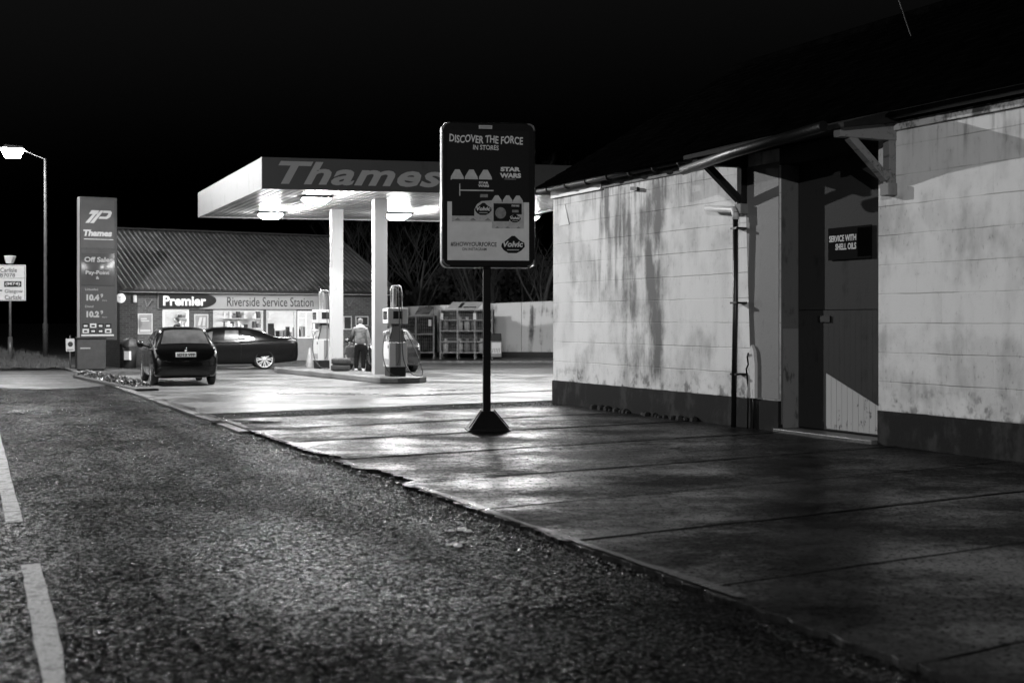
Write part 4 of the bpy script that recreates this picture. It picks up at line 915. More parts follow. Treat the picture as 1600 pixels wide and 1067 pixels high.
def make_person(label, loc, rz):
    """stands with the back to the viewer (faces +y); left hand forward to a filler, right arm hanging"""
    t_ = thing('person', label, 'person', loc, rz)
    LW, RW = (-.30, .30, .98), (.27, .02, .80)
    segs = [[((0, 0, .93), (.15, .11)), ((0, .0, 1.10), (.14, .10)), ((0, .01, 1.28), (.16, .11)), ((0, .01, 1.40), (.13, .09)), ((0, .02, 1.47), .055), ((0, .03, 1.53), .055), ((0, .045, 1.60), (.086, .098)), ((0, .04, 1.665), (.08, .094)), ((0, .04, 1.70), .045)],
            [3, ((-.17, .01, 1.38), .062), ((-.26, .10, 1.16), .048), (LW, .032), ((-.31, .36, .97), .036)],
            [3, ((.17, .01, 1.38), .062), ((.245, -.01, 1.10), .048), (RW, .032), ((.272, .04, .73), .036)],
            [0, ((-.10, 0, .84), .09), ((-.12, .02, .47), .062), ((-.13, -.02, .09), .042), ((-.14, .12, .04), .04)],
            [0, ((.10, 0, .84), .09), ((.10, .0, .47), .062), ((.09, -.02, .09), .042), ((.10, .12, .04), .04)]]
    body = skin_mesh('body', *chain(segs), SKIN, t_)
    # face details
    mb = MB(); mb.lathe([(.001, -.012), (.014, 0), (.001, .02)], 8, 'y', (0, .135, 1.605)); mb.build('nose', SKIN, body)
    for s in (-1, 1):
        mb = MB(); mb.lathe([(.001, -.006), (.011, 0), (.001, .006)], 8, 'y', (s * .03, .125, 1.625)); mb.build('eye', INK, body)
        mb = MB(); mb.lathe([(.001, -.012), (.026, -.006), (.03, .004), (.001, .01)], 10, 'x', (s * .078, .035, 1.61)); mb.build('ear', SKIN, body)
    mb = MB(); mb.box(-.022, .022, .122, .13, 1.562, 1.57); mb.build('mouth', INK, body)
    # hands: five fingers each
    for s, w, d in ((-1, Vector((-.31, .36, .97)), Vector((-.1, .9, -.3))), (1, Vector((.272, .04, .73)), Vector((0, .12, -1)))):
        d.normalize(); side = d.cross(Vector((0, 0, 1)) if abs(d.z) < .8 else Vector((1, 0, 0))).normalized(); dn = d.cross(side)
        mb = MB(); mb.hexa([w - side * .035 - dn * .014, w + side * .035 - dn * .014, w + side * .03 + dn * .014, w - side * .03 + dn * .014], [w + d * .07 - side * .04 - dn * .012, w + d * .07 + side * .04 - dn * .012, w + d * .07 + side * .04 + dn * .012, w + d * .07 - side * .04 + dn * .012])
        for k, ln in enumerate((.06, .072, .068, .055)):
            b = w + d * .065 + side * (-.03 + .02 * k); mb.tube([b, b + d * ln * .5 + dn * .004, b + d * ln * .85 + dn * .02, b + d * ln + dn * .034], [.0095, .009, .008, .006], 6)
        b = w + d * .015 - side * .034; mb.tube([b, b - side * .018 + d * .03 + dn * .01, b - side * .02 + d * .055 + dn * .02], [.011, .01, .008], 6); mb.build('hand', SKIN, body)
    ju = [[((0, 0, .88), (.185, .145)), ((0, 0, 1.0), (.19, .15)), ((0, .0, 1.15), (.185, .145)), ((0, .005, 1.30), (.20, .145)), ((0, .01, 1.41), (.15, .115)), ((0, .0, 1.47), (.10, .09)), ((0, .01, 1.50), (.085, .08))],
          [4, ((-.175, .01, 1.385), .088), ((-.262, .09, 1.16), .072), ((-.295, .26, 1.0), .052)],
          [4, ((.175, .01, 1.385), .088), ((.25, -.01, 1.10), .072), ((.268, .015, .84), .052)]]
    jk = skin_mesh('jacket', *chain(ju), JACK, t_)
    yk = [[((-.15, -.035, 1.425), (.055, .05)), ((-.05, -.05, 1.475), (.075, .06)), ((.05, -.05, 1.475), (.075, .06)), ((.15, -.035, 1.425), (.055, .05))]]
    skin_mesh('hood', *chain(yk), JACKL, jk)
    mb = MB()
    for z in (1.0, 1.07, 1.14, 1.21): mb.lathe([(.187, z - .006), (.193, z), (.187, z + .006)], 24, c=(0, 0, 0))
    mb.v = [(v[0], v[1] * .78, v[2]) for v in mb.v]; mb.build('quilt_seam', JACK, jk)
    tr = [[((0, 0, 1.0), (.165, .125)), ((0, 0, .86), (.165, .13))], [1, ((-.10, 0, .76), .108), ((-.12, .02, .47), .086), ((-.13, -.02, .13), .070)], [1, ((.10, 0, .76), .108), ((.10, 0, .47), .086), ((.09, -.02, .13), .070)]]
    skin_mesh('trousers', *chain(tr), TROU, t_)
    for x in (-.135, .095):
        skin_mesh('boot', *chain([[((x, -.03, .17), .062), ((x, -.02, .065), .062), ((x + .0, .07, .045), .052), ((x, .16, .038), .045)]]), BOOT, t_, sub=1)
    hr = [[((0, -.02, 1.545), (.075, .05)), ((0, .012, 1.60), (.095, .092)), ((0, .015, 1.66), (.098, .10)), ((0, .03, 1.705), (.085, .09)), ((0, .04, 1.735), .035)]]
    skin_mesh('hair', *chain(hr), HAIR, t_)
    return t_
pp = gp(563, 581.5); make_person('person in a quilted jacket and dark trousers standing with back turned, filling the dark car', (pp.x, pp.y, -.03), R(8))
hs = Vector((pp.x, pp.y, 0)); mb = MB(); mb.tube(smooth([hs + Vector((-.36, .42, .95)), hs + Vector((-.52, .25, .75)), hs + Vector((-.62, .0, .35)), hs + Vector((-.75, -.25, .12)), hs + Vector((-1.0, -.9, .16))]), .014, 6)
tag(mb.build('fuel_hose', RUB), 'slack fuel hose held by the person filling the dark car', 'hose')

# ------------------------------------------------------------------ shop
SH = Frame(-13.75, 44.87, math.atan2(.53, .85)); SL = SH.t(606)
shop = thing('petrol_shop', 'low brick service station shop with lit windows and a ribbed roof', 'building', (-13.75, 44.87, 0), SH.a)
sx, sz = (lambda px, d=0: SH.t(px, d)), (lambda px, py, d=0: SH.z(px, py, d))
ET = sz(300, 458) + .0
OP = [(sx(254), sx(295), sz(275, 517), sz(275, 483)), (sx(333), sx(411), .95, sz(370, 484.5)), (sx(416), sx(463), .95, sz(440, 484.5)), (sx(463) + .04, sx(492), .95, sz(480, 486))]
OP[0] = (OP[0][0], OP[0][1], .95, OP[0][3])
mb = MB(); x = 0
zr_ = ET + .1 + 2.33 * (5.5 + .34) / 5.5
for (a, b, z0, z1) in OP:
    mb.box(x, a, 0, .25, -.03, ET); mb.box(a, b, 0, .25, -.03, z0); mb.box(a, b, 0, .25, z1, ET); x = b
mb.box(x, SL, 0, .25, -.03, ET)
mb.box(0, .25, .25, 5.7, -.03, ET); mb.box(SL - .25, SL, .25, 5.7, -.03, ET); mb.box(.25, SL - .25, 5.5, 5.7, -.03, zr_ - .2)
mb.build('wall', BRICK, shop)
mb = MB(); mb.box(.25, SL - .25, .25, 5.5, -.02, .02); mb.build('floor', LGREY, shop)
mb = MB(); mb.box(.25, SL - .25, .25, 5.5, ET - .12, ET - .05); mb.build('ceiling', WHITE, shop)
mb = MB(); mb.box(.25, SL - .25, 5.4, 5.49, .02, ET - .12); mb.box(.251, .28, .25, 5.4, .02, ET - .12); mb.box(SL - .28, SL - .251, .25, 5.4, .02, ET - .12); mb.build('inner_wall', WHITE, shop)
for k in range(5):
    x = 1.2 + k * (SL - 2.4) / 4; mb = MB(); mb.box(x - .12, x + .12, .7, 3.6, ET - .17, ET - .125); mb.build('ceiling_light', E_SHOP, shop)
for i, (a, b, z0, z1) in enumerate(OP):
    mb = MB(); f = .055
    for (x0, x1, q0, q1) in ((a, a + f, z0, z1), (b - f, b, z0, z1), (a + f, b - f, z0, z0 + f), (a + f, b - f, z1 - f, z1)): mb.box(x0, x1, -.015, .08, q0, q1)
    if i == 3: m_ = (a + b) / 2; mb.box(m_ - .02, m_ + .02, .0, .06, z0 + f, z1 - f); mb.box(a + f, m_ - .02, .0, .06, z0 + .75, z0 + .79)
    wn = mb.build('window', WHITE if i in (0, 3) else LGREY, shop)
    mb = MB(); mb.box(a + f, b - f, .03, .036, z0 + f, z1 - f); mb.build('pane', GLASS, wn)
# fascia sign, soffit, notices
fa, fb = sx(247, -.08), sx(512, -.08); fz0, fz1 = sz(380, 483, -.08), sz(380, 459, -.08)
mb = MB(); mb.box(fa, fb, -.10, -.002, fz0, fz1); sb_ = mb.build('sign_board', mat('fascia_sign_face', .24, .5, var=.06, vscale=3, spec=.2), shop)
sp = sx(338, -.1)
mb = MB(); mb.box(fa + .01, sx(312, -.1), -.108, -.1, fz0 + .01, fz1 - .01)
cx_, cz_, ea, eb = sx(312, -.1), (fz0 + fz1) / 2, sp - sx(312, -.1), (fz1 - fz0) / 2 - .02
mb.prism([(cx_ + ea * math.cos(R(a)) * (1.0 if math.cos(R(a)) > 0 else .9), cz_ + eb * math.sin(R(a)) + .03 * math.cos(R(a))) for a in range(0, 360, 12)], -.112, -.1, axis='y'); mb.build('shop_name_panel', BLK, sb_)
mb = MB(); text_to(mb, 'Premier', sx(255, -.12), sx(322, -.12), fz0 + .11, fz1 - .1, -.118, .03); mb.build('lettering', LET_W, sb_, recalc=False)
mb = MB(); text_to(mb, 'Riverside Service Station', sx(355, -.12), sx(490, -.12), fz0 + .10, fz1 - .12, -.108, .004); mb.build('lettering', DGREY, sb_, recalc=False)
mb = MB(); mb.box(-.0, SL + .15, -.34, .0, ET, ET + .05); mb.build('soffit', LGREY, shop)
mb = MB(); mb.box(.0, SL + .2, -.36, -.32, ET + .02, ET + .11); mb.build('gutter', BLK, shop)
for (a, b, c, d, mt, nm) in ((215, 238, 522, 490, MGREY, 'notice_board'), (303, 325, 521, 491, MGREY, 'notice_board'), (536, 549, 515, 494, DGREY, 'notice_board'), (555, 575, 509, 494, DGREY, 'notice_board')):
    x0, x1, q0, q1 = sx(a), sx(b), sz((a + b) / 2, c), sz((a + b) / 2, d)
    mb = MB(); mb.box(x0, x1, -.04, -.002, q0, q1); nb_ = mb.build(nm, LGREY, shop)
    mb = MB(); mb.box(x0 + .04, x1 - .04, -.046, -.04, q0 + .04, q1 - .04); mb.build('notice', mt, nb_)
    if a < 400:
        mb = MB(); h_ = q1 - q0; w_ = x1 - x0
        if a == 215: mb.box(x0 + .1, x0 + w_ * .6, -.05, -.046, q1 - h_ * .28, q1 - h_ * .22); mb.box(x0 + .1, x0 + w_ * .75, -.05, -.046, q1 - h_ * .38, q1 - h_ * .33); mb.box(x0 + .08, x1 - .08, -.05, -.046, q0 + .08, q0 + h_ * .22)
        else: mb.prism([(x0 + .12, q0 + h_ * .4), (x0 + .22, q0 + h_ * .4), (x0 + .3, q0 + h_ * .85), (x0 + .2, q0 + h_ * .85)], -.05, -.046, axis='y'); mb.prism([(x0 + .3, q0 + h_ * .4), (x0 + .4, q0 + h_ * .4), (x0 + .42, q0 + h_ * .85), (x0 + .34, q0 + h_ * .85)], -.05, -.046, axis='y'); mb.lathe([(.05, -.05), (.08, -.05)], 12, 'y', (x0 + .2, 0, q0 + h_ * .22)); mb.lathe([(.05, -.05), (.08, -.05)], 12, 'y', (x0 + .36, 0, q0 + h_ * .22))
        mb.build('print', LGREY, nb_, recalc=False)
for px in (229, 544):
    x0, q = sx(px), sz(px, 474); mb = MB(); mb.bar((x0 - .06, -.02, q + .12), (x0, -.05, q - .12), .03); mb.bar((x0, -.05, q - .12), (x0 + .16, -.12, q + .14), .03); mb.build('wall_bracket', mat('dull_bracket', .08, .5), shop)
x0 = sx(209); mb = MB(); mb.box(x0 - .05, x0 + .08, -.12, -.002, sz(209, 473), sz(209, 461)); mb.build('wall_light', OFFW, shop, bevel=.02)
mb = MB(); mb.box(sx(463), sx(500), -.06, -.003, .12, .93); mb.build('counter_panel', MGREY, shop)
# roof of ribbed sheet
rise, run = 2.33, 5.5; zt = ET + .1; zr_ = zt + rise * (run + .34) / run
mb = MB(); prof = []; x = .02
while x < SL + .3:
    prof += [(x, .0), (x + .13, .0), (x + .145, .05), (x + .185, .05), (x + .2, .0)]; x += .20
mb.grid([[(a, -.34, zt + b) for a, b in prof], [(a, run, zt + rise * (run + .34) / run + b) for a, b in prof]], sm=False)
mb.grid([[(a, run, zt + rise * (run + .34) / run + b) for a, b in prof], [(a, 5.75, zr_ - .10 + b) for a, b in prof]], sm=False)
mb.build('roof', mat('ribbed_roof_sheet', .08, .38, .35, var=.4, vscale=2.5), shop, recalc=False)
rf_ = shop.children[-1]
zr_ = zt + rise * (run + .34) / run
mb = MB(); mb.box(.0, SL + .35, run - .14, run + .14, zr_ + .03, zr_ + .09); mb.build('ridge_cap', DGREY, rf_)
for x in (.0, SL - .25):
    mb = MB(); mb.prism([(.0, ET), (5.7, ET), (5.7, zr_ - .2), (run, zr_ - .05)], x, x + .24, axis='x'); mb.build('gable', BRICK, shop)
# shelves, goods, a till inside
SHM = [mat('goods_a', .6, .6), mat('goods_b', .12, .6), mat('goods_c', .3, .6), mat('goods_d', .03, .6)]
SHL = ['white goods shelf against the back wall behind the widest shop window', 'goods shelf behind the small left shop window', 'goods shelf behind the right shop window', 'low island shelf standing near the widest shop window', 'goods shelf behind the sliding shop window']
for (x0, x1, yy_) in ((sx(333) + .3, sx(411) - .2, 4.95), (sx(254) - .3, sx(295) + .4, 4.95), (sx(420), sx(463), 4.95), (sx(340), sx(372), 2.6), (sx(463), sx(492), 4.5)):
    sh = thing('display_shelf', 'stocked shelf unit inside the shop, seen through the window', 'shelf', SH.w(x0, yy_, 0), SH.a, 'stocked shelves inside the shop')
    L = x1 - x0; mb = MB(); mb.box(0, L, .32, .35, 0, 1.95)
    for z in (.1, .5, .9, 1.3, 1.7): mb.box(0, L, 0, .32, z, z + .02)
    mb.build('rack', WHITE, sh); mb = MB()
    for z in (.12, .52, .92, 1.32, 1.72):
        x = .02
        while x < L - .1:
            w = random.uniform(.05, .14); h = random.uniform(.12, .3); mb.box(x, x + w, .04, .25, z, z + h, random.choice((0, 0, 1, 2, 3))); x += w + random.choice((.01, .01, .06))
    mb.build('goods', SHM, sh)
    sh['label'] = SHL.pop(0)
pi_ = SH.w(sx(277, .9), .9, .02); make_person('person in dark clothes standing inside the shop behind the small left window', (pi_.x, pi_.y, .02), R(120))
for o in bpy.data.objects:
    if o.get('label', '').startswith('person in dark clothes'):
        for ch in o.children:
            if ch.name.startswith('jacket'):
                me = ch.data; me.materials.clear(); me.materials.append(TROU)
                for c2 in ch.children: c2.data.materials.clear(); c2.data.materials.append(DGREY)
ct = thing('shop_counter', 'shop counter with a dark till behind the right-hand windows', 'counter', SH.w(sx(425), .9, .02), SH.a)
mb = MB(); mb.box(0, 1.9, 0, .5, 0, 1.0); mb.build('counter_body', MGREY, ct)
mb = MB(); mb.box(.15, .5, .1, .4, 1.0, 1.3); mb.box(.2, .45, .05, .1, 1.3, 1.5); mb.build('till', DGREY, ct)
mb = MB()
for k in range(9): h_ = random.uniform(.15, .45); mb.box(.6 + k * .14, .69 + k * .14, .1, .3, 1.0, 1.0 + h_, k % 3)
mb.build('counter_stock', [DGREY, LGREY, MGREY], ct)
# window stickers
mb = MB(); a, b = sx(335), sx(349)
for (q0, q1) in ((490, 484.5), (498, 492), (510, 503)):
    mb.box(a, b, .0, .028, sz(340, q0), sz(340, q1)); mb.box(sx(352), sx(356), .0, .028, sz(340, q0), sz(340, q1))
pn = [c for c in shop.children if c.name.startswith('window')][1]; mb.build('window_poster', LGREY, pn)
# things along the shop front
p = gp(207, 574); t_ = thing('litter_bin', 'round-topped pale litter bin against the brick wall left of the small hatchback', 'bin', (p.x - .1, p.y, -.03))
mb = MB(); mb.lathe([(.001, 0), (.22, 0), (.24, .75), (.001, .75)], 18); mb.build('bin_body', DGREY, t_); mb = MB(); mb.lathe([(.25, .75), (.26, .82), (.2, 1.0), (.001, 1.08)], 18); mb.build('lid', mat('bin_lid', .06, .5), t_)
mb = MB(); mb.box(-.12, .12, -.245, -.2, .3, .6); mb.build('notice', OFFW, t_)
p = gp(484, 577); t_ = thing('traffic_cone', 'pale worn traffic cone standing below the sliding shop window', 'cone', (p.x, p.y, -.03))
mb = MB(); mb.lathe([(.16, .03), (.03, .75), (.001, .76)], 16); mb.build('cone', mat('grubby_cone', .1, .6, var=.4, vscale=6), t_); mb = MB(); mb.box(-.2, .2, -.2, .2, 0, .03); mb.build('base', DGREY, t_)

# ------------------------------------------------------------------ price pylon
PY = Frame(-13.9, 42.9, math.atan2(.53, .85) - R(4)); 
py = thing('price_pylon', 'tall grey illuminated price sign with TP logo and Thames name beside the shop', 'sign', (-13.9, 42.9, 0), PY.a)
x0, x1 = PY.t(124.5), PY.t(183); zt_ = PY.z(150, 308); zb0 = PY.z(150, 527)
mb = MB(); mb.box(x0, x1, 0, .5, zb0 - .1, zt_); mb.build('cabinet', [DGREY], py, bevel=.02)
mb = MB(); mb.box(x0 - .006, x0, .03, .47, zb0, zt_ - .05); mb.build('side_trim', LGREY, py)
def pz(q): return PY.z(152, q)
def px_(q): return PY.t(q, -.02)
PG = mat('pylon_panel', .033, .45, var=.1, vscale=3, spec=.2); PG2 = mat('pylon_panel_mid', .03, .2); PG3 = mat('pylon_panel_low', .025, .45, spec=.2)
for (a, b, m_) in ((388, 313, PG), (446, 396, PG2), (523, 449, PG3)):
    mb = MB()
    if m_ is PG2:
        rows = []
        for i in range(9):
            u = i / 8; rows.append([(px_(127) + (px_(179) - px_(127)) * k / 8, -.03 - .09 * math.sin(math.pi * u) * math.sin(math.pi * k / 8), pz(a) + (pz(b) - pz(a)) * u) for k in range(9)])
        mb.grid(rows); mb.build('panel', m_, py, recalc=False)
    else: mb.box(px_(127), px_(179), -.02, -.001, pz(a), pz(b)); mb.build('panel', m_, py)
mb = MB(); mb.box(px_(131), px_(177), -.026, -.02, pz(374.6), pz(373.6)); mb.box(px_(127), px_(178), -.03, -.02, pz(525), pz(522.5)); mb.build('rule', LET_L, py)
mb = MB()
A = [(133, 349.5), (138.5, 349.5), (148, 337.5), (155, 337.5), (157, 333.5), (160, 329), (150, 329), (146, 329), (140, 333.5), (146, 334)]
def pp_(pts): mb.add([(px_(a), -.026, pz(b)) for a, b in pts], [tuple(range(len(pts)))])
pp_([(139, 335), (143, 329), (155, 329), (152, 335)]); pp_([(133, 349), (145, 335), (150, 335), (139, 349)]); pp_([(140.5, 349), (157, 329), (162, 329), (146.5, 349)])
pp_([(160, 332.5), (162.5, 329), (173, 329), (175, 332), (172, 339), (167, 342), (153.5, 342), (156, 338.5), (165.5, 338.5), (168, 336), (169.5, 333.5), (168.5, 332.5)])
text_to(mb, 'Thames', px_(130), px_(175), pz(369.5), pz(359.5), -.026, .05, .15)
mb.build('lettering', mat('pylon_lettering', .22, .4), py, recalc=False)
mb = MB(); text_to(mb, 'Off Sales', px_(131), px_(175), pz(410), pz(402), -.125, .03); text_to(mb, 'Pay-Point', px_(133), px_(170), pz(431), pz(423), -.125, .03); text_to(mb, '&', px_(149), px_(154), pz(436.5), pz(432), -.12, .03)
text_to(mb, '10.4', px_(135), px_(155), pz(470), pz(460), -.026, .06); text_to(mb, '9', px_(157), px_(161), pz(465), pz(459), -.026, .03); text_to(mb, '10.2', px_(135), px_(155), pz(496), pz(486), -.026, .06); text_to(mb, '9', px_(157), px_(161), pz(491), pz(485), -.026, .03)
text_to(mb, 'Unleaded', px_(133), px_(153), pz(454), pz(450.5), -.026, 0); text_to(mb, 'Diesel', px_(133), px_(146), pz(480.5), pz(477), -.026, 0); text_to(mb, 'litre', px_(160), px_(167), pz(470.5), pz(468), -.026, 0); text_to(mb, 'litre', px_(160), px_(167), pz(496.5), pz(494), -.026, 0)
mb.build('lettering', mat('pylon_lettering_dim', .15, .4), py, recalc=False)
mb = MB(); k = 0
for r_ in range(2):
    for c_ in range(4):
        a = 129 + c_ * 11.7; b = 512 + r_ * 8.3; mb.box(px_(a), px_(a + 9.8), -.027, -.02, pz(b), pz(b - 6.5), (0, 1)[(k * 5 + 1) % 3 == 0]); mb.box(px_(a + 2), px_(a + 7.5), -.031, -.027, pz(b - 1.5), pz(b - 4.2), (1, 0)[(k * 5 + 1) % 3 == 0]); k += 1
mb.build('card_symbols', [INK, LET_L], py)
cab = thing('meter_cabinet', 'dark squat cabinet in front of the foot of the price sign', 'cabinet', (*PY.w(PY.t(139), -.5).xy, -.03), PY.a)
w2 = (PY.t(163, -.5) - PY.t(118, -.5)) / 2
mb = MB(); mb.box(-w2, w2, 0, .45, .05, 1.05); mb.build('cabinet_body', DGREY, cab, bevel=.02); mb = MB(); mb.box(-w2 + .05, w2 - .05, .05, .4, -.0, .05); mb.build('foot', BLK, cab)
mb = MB(); mb.box(-w2 - .03, w2 + .03, -.03, .48, 1.05, 1.1); mb.build('lid', BLK, cab, bevel=.01)
mb = MB(); mb.box(-.36, -.04, -.004, -.001, .73, .77); mb.build('worn_label', MGREY, cab)
p = gp(109, 576); ns = thing('notice_sign', 'small pale notice plate on a short post left of the price sign', 'sign', (p.x, p.y, -.03))
mb = MB(); mb.tube([(0, .03, 0), (0, .03, 1.15)], .025, 8); mb.build('post', DSTEEL, ns); mb = MB(); mb.box(-.13, .16, -.0, .012, .62, 1.05); pn_ = mb.build('plate', LGREY, ns)
mb = MB(); mb.lathe([(.001, -.003), (.09, -.003)], 16, 'y', (.02, 0, .86)); mb.box(-.09, .13, -.004, -.001, .66, .69); mb.build('emblem', DGREY, pn_, recalc=False)
rs = thing('round_sign', 'small round white disc sign on the brick corner beside the price sign', 'sign', at(188.5, 466, 43.6), SH.a)
mb = MB(); mb.lathe([(.001, -.03), (.15, -.03), (.165, -.02), (.165, .0), (.001, .0)], 24, 'y'); mb.build('disc', WHITE, rs)
mb = MB(); mb.box(-.08, .08, -.034, -.031, .01, .04); mb.box(-.05, .09, -.034, -.031, -.05, -.03); mb.build('print', MGREY, rs); mb = MB(); mb.bar((0, 0, 0), (0, .9, 0), .04); mb.build('arm', DSTEEL, rs)

# ------------------------------------------------------------------ direction sign
p = at(15, 545, 49.2); ds = thing('direction_sign', 'white road direction sign to Carlisle and Glasgow on a post on the grass bank', 'sign', (p.x, 49.2, .1))
Yd = 49.2; X = lambda q: (q - CX) / F * Yd - p.x; Zd = lambda q: H0 + (HY - q) / F * Yd - .1
mb = MB(); mb.tube([(0, .06, 0), (0, .06, Zd(400))], .05, 10); mb.tube([(0, .06, 0), (0, .06, .9)], .09, 10); mb.build('post', DSTEEL, ds)
mb = MB(); mb.tube([(X(-52), .06, 0), (X(-52), .06, Zd(416))], .05, 10); mb.build('post', DSTEEL, ds)
mb = MB(); mb.box(X(-80), X(40.5), -.03, .0, Zd(470), Zd(414)); bd_ = mb.build('board', WHITE, ds, bevel=.01)
mb = MB(); yy = -.034
for (x0, x1, q0, q1) in ((-78, 39, 415.5, 415), (-78, 39, 469, 468.5), (38.5, 39, 469, 415), (-78, 39, 435, 434.5)): mb.box(X(x0), X(x1), yy, -.03, Zd(q0), Zd(q1))
text_to(mb, 'Carlisle', X(1), X(27), Zd(425.5), Zd(418.5), yy, .01); text_to(mb, 'B7078', X(1), X(24), Zd(433), Zd(427), yy, .01)
text_to(mb, 'Glasgow', X(8), X(36), Zd(459.5), Zd(452), yy, .01); text_to(mb, 'Carlisle', X(8), X(34), Zd(468), Zd(461), yy, .01); mb.box(X(-10), X(4), yy, -.03, Zd(455), Zd(453))
mb.box(X(7), X(34), yy, -.03, Zd(448.5), Zd(439.5)); mb.build('lettering', DGREY, bd_)
mb = MB(); text_to(mb, '(M74)', X(9), X(32), Zd(447), Zd(441), -.04, .02); mb.build('lettering', LET_W, bd_, recalc=False)
mb = MB(); mb.hexa([(-.1, -.12, Zd(412)), (.1, -.12, Zd(412)), (.1, .12, Zd(412)), (-.1, .12, Zd(412))], [(-.16, -.16, Zd(400)), (.2, -.16, Zd(400)), (.2, .16, Zd(400)), (-.16, .16, Zd(400))]); mb.build('sign_lamp', OFFW, ds, bevel=.02)

# ------------------------------------------------------------------ street lamps
LPM = mat('lamp_post_paint', .03, .7, 0, spec=.15, var=.3, vscale=8)
def street_lamp(label, foot, head, power, h=8.1):
    """foot, head: plan positions; head height h"""
    t_ = thing('street_lamp', label, 'street lamp', (foot.x, foot.y, foot.z), 0, 'street lamps along the road')
    hv = Vector((head.x - foot.x, head.y - foot.y, h - foot.z)); tz = h - foot.z - .05
    mb = MB(); mb.tube([(0, 0, 0), (0, 0, 1.3), (0, 0, 1.35), (0, 0, tz)], [.10, .10, .065, .05], 12); mb.build('post', LPM, t_)
    d = Vector((hv.x, hv.y, 0)).normalized(); e = hv.length
    arm = [Vector((0, 0, tz - .1)), Vector((0, 0, tz)) + d * .05, Vector((hv.x, hv.y, 0)) * .35 + Vector((0, 0, tz + .12)), Vector((hv.x, hv.y, 0)) * .75 + Vector((0, 0, tz + .32))]
    mb = MB(); mb.tube(arm, .022, 8); mb.build('arm', DSTEEL, t_)
    c = Vector((hv.x, hv.y, hv.z + .25)); a = math.atan2(d.y, d.x)
    rows = []; M = Matrix.Translation(c) @ Matrix.Rotation(a, 4, 'Z')
    mb = MB(); mb.hexa([(-.42, -.15, 0), (.42, -.17, 0), (.42, .17, 0), (-.42, .15, 0)], [(-.36, -.08, .12), (.30, -.10, .14), (.30, .10, .14), (-.36, .08, .12)]); mb.xf(M); hd_ = mb.build('lantern', DSTEEL, t_, bevel=.02)
    mb = MB(); mb.hexa([(-.26, -.12, -.34), (.26, -.12, -.34), (.26, .12, -.34), (-.26, .12, -.34)], [(-.41, -.16, -.003), (.41, -.17, -.003), (.41, .17, -.003), (-.41, .16, -.003)]); mb.xf(M); bw_ = mb.build('bowl', E_ST, hd_)
    ld = bpy.data.lights.new('lamp_light', 'POINT'); ld.energy = power; ld.shadow_soft_size = .09; lo = bpy.data.objects.new('lamp_light', ld); COL.objects.link(lo); lo.parent = t_
    lo.location = c + Vector((0, 0, -.40))
    return t_
f0 = at(71, 557, 50); f0.z = .2; hd0 = at(29, 240, 50)
street_lamp('tall lit street lamp on the bank at the far left beyond the price sign', f0, Vector((hd0.x, 49.4, 0)), 1800, 8.0)
street_lamp('street lamp across the road, out of view on the left', Vector((-17.9, 33.5, 0)), Vector((-14.0, 31.9, 0)), 15000, 9.1)
street_lamp('street lamp on the far verge behind the viewer', Vector((-6.2, -11.6, 0)), Vector((-4.2, -10.7, 0)), 12500, 9.0)

# ------------------------------------------------------------------ back wall, gas bottle cages
BW = Frame(-8.5, 58.5, math.atan2(-.12, 1)); 
bwall = thing('boundary_wall', 'streaked white boundary wall at the back of the forecourt', 'wall', (-8.5, 58.5, 0), BW.a)
mb = MB(); a, b = 0, BW.t(900)
zl, zr2 = BW.z(640, 479), BW.z(862, 470.5); ta, tb = BW.t(640), BW.t(862)
zz = lambda t: zl + (zr2 - zl) * (t - ta) / (tb - ta)
x = 0; n_ = 0
while x < b + 3:
    L = 2.25; mb.hexa([(x, 0, -.1), (x + L - .02, 0, -.1), (x + L - .02, .15, -.1), (x, .15, -.1)], [(x, 0, zz(x)), (x + L - .02, 0, zz(x + L)), (x + L - .02, .15, zz(x + L)), (x, .15, zz(x))]); x += L
mb.build('wall_panel', BACKW, bwall); mb = MB(); mb.box(-.02, b + 3, -.03, -.002, -.1, .22); mb.build('foot_stain', DGREY, bwall)
mb = MB(); p, q = gp(560, 566), gp(900, 565.5); mb.bar((p.x, p.y, -.0), (q.x, q.y, -.0), .18, .1); tag(mb.build('rear_kerb', KERB), kind='structure')
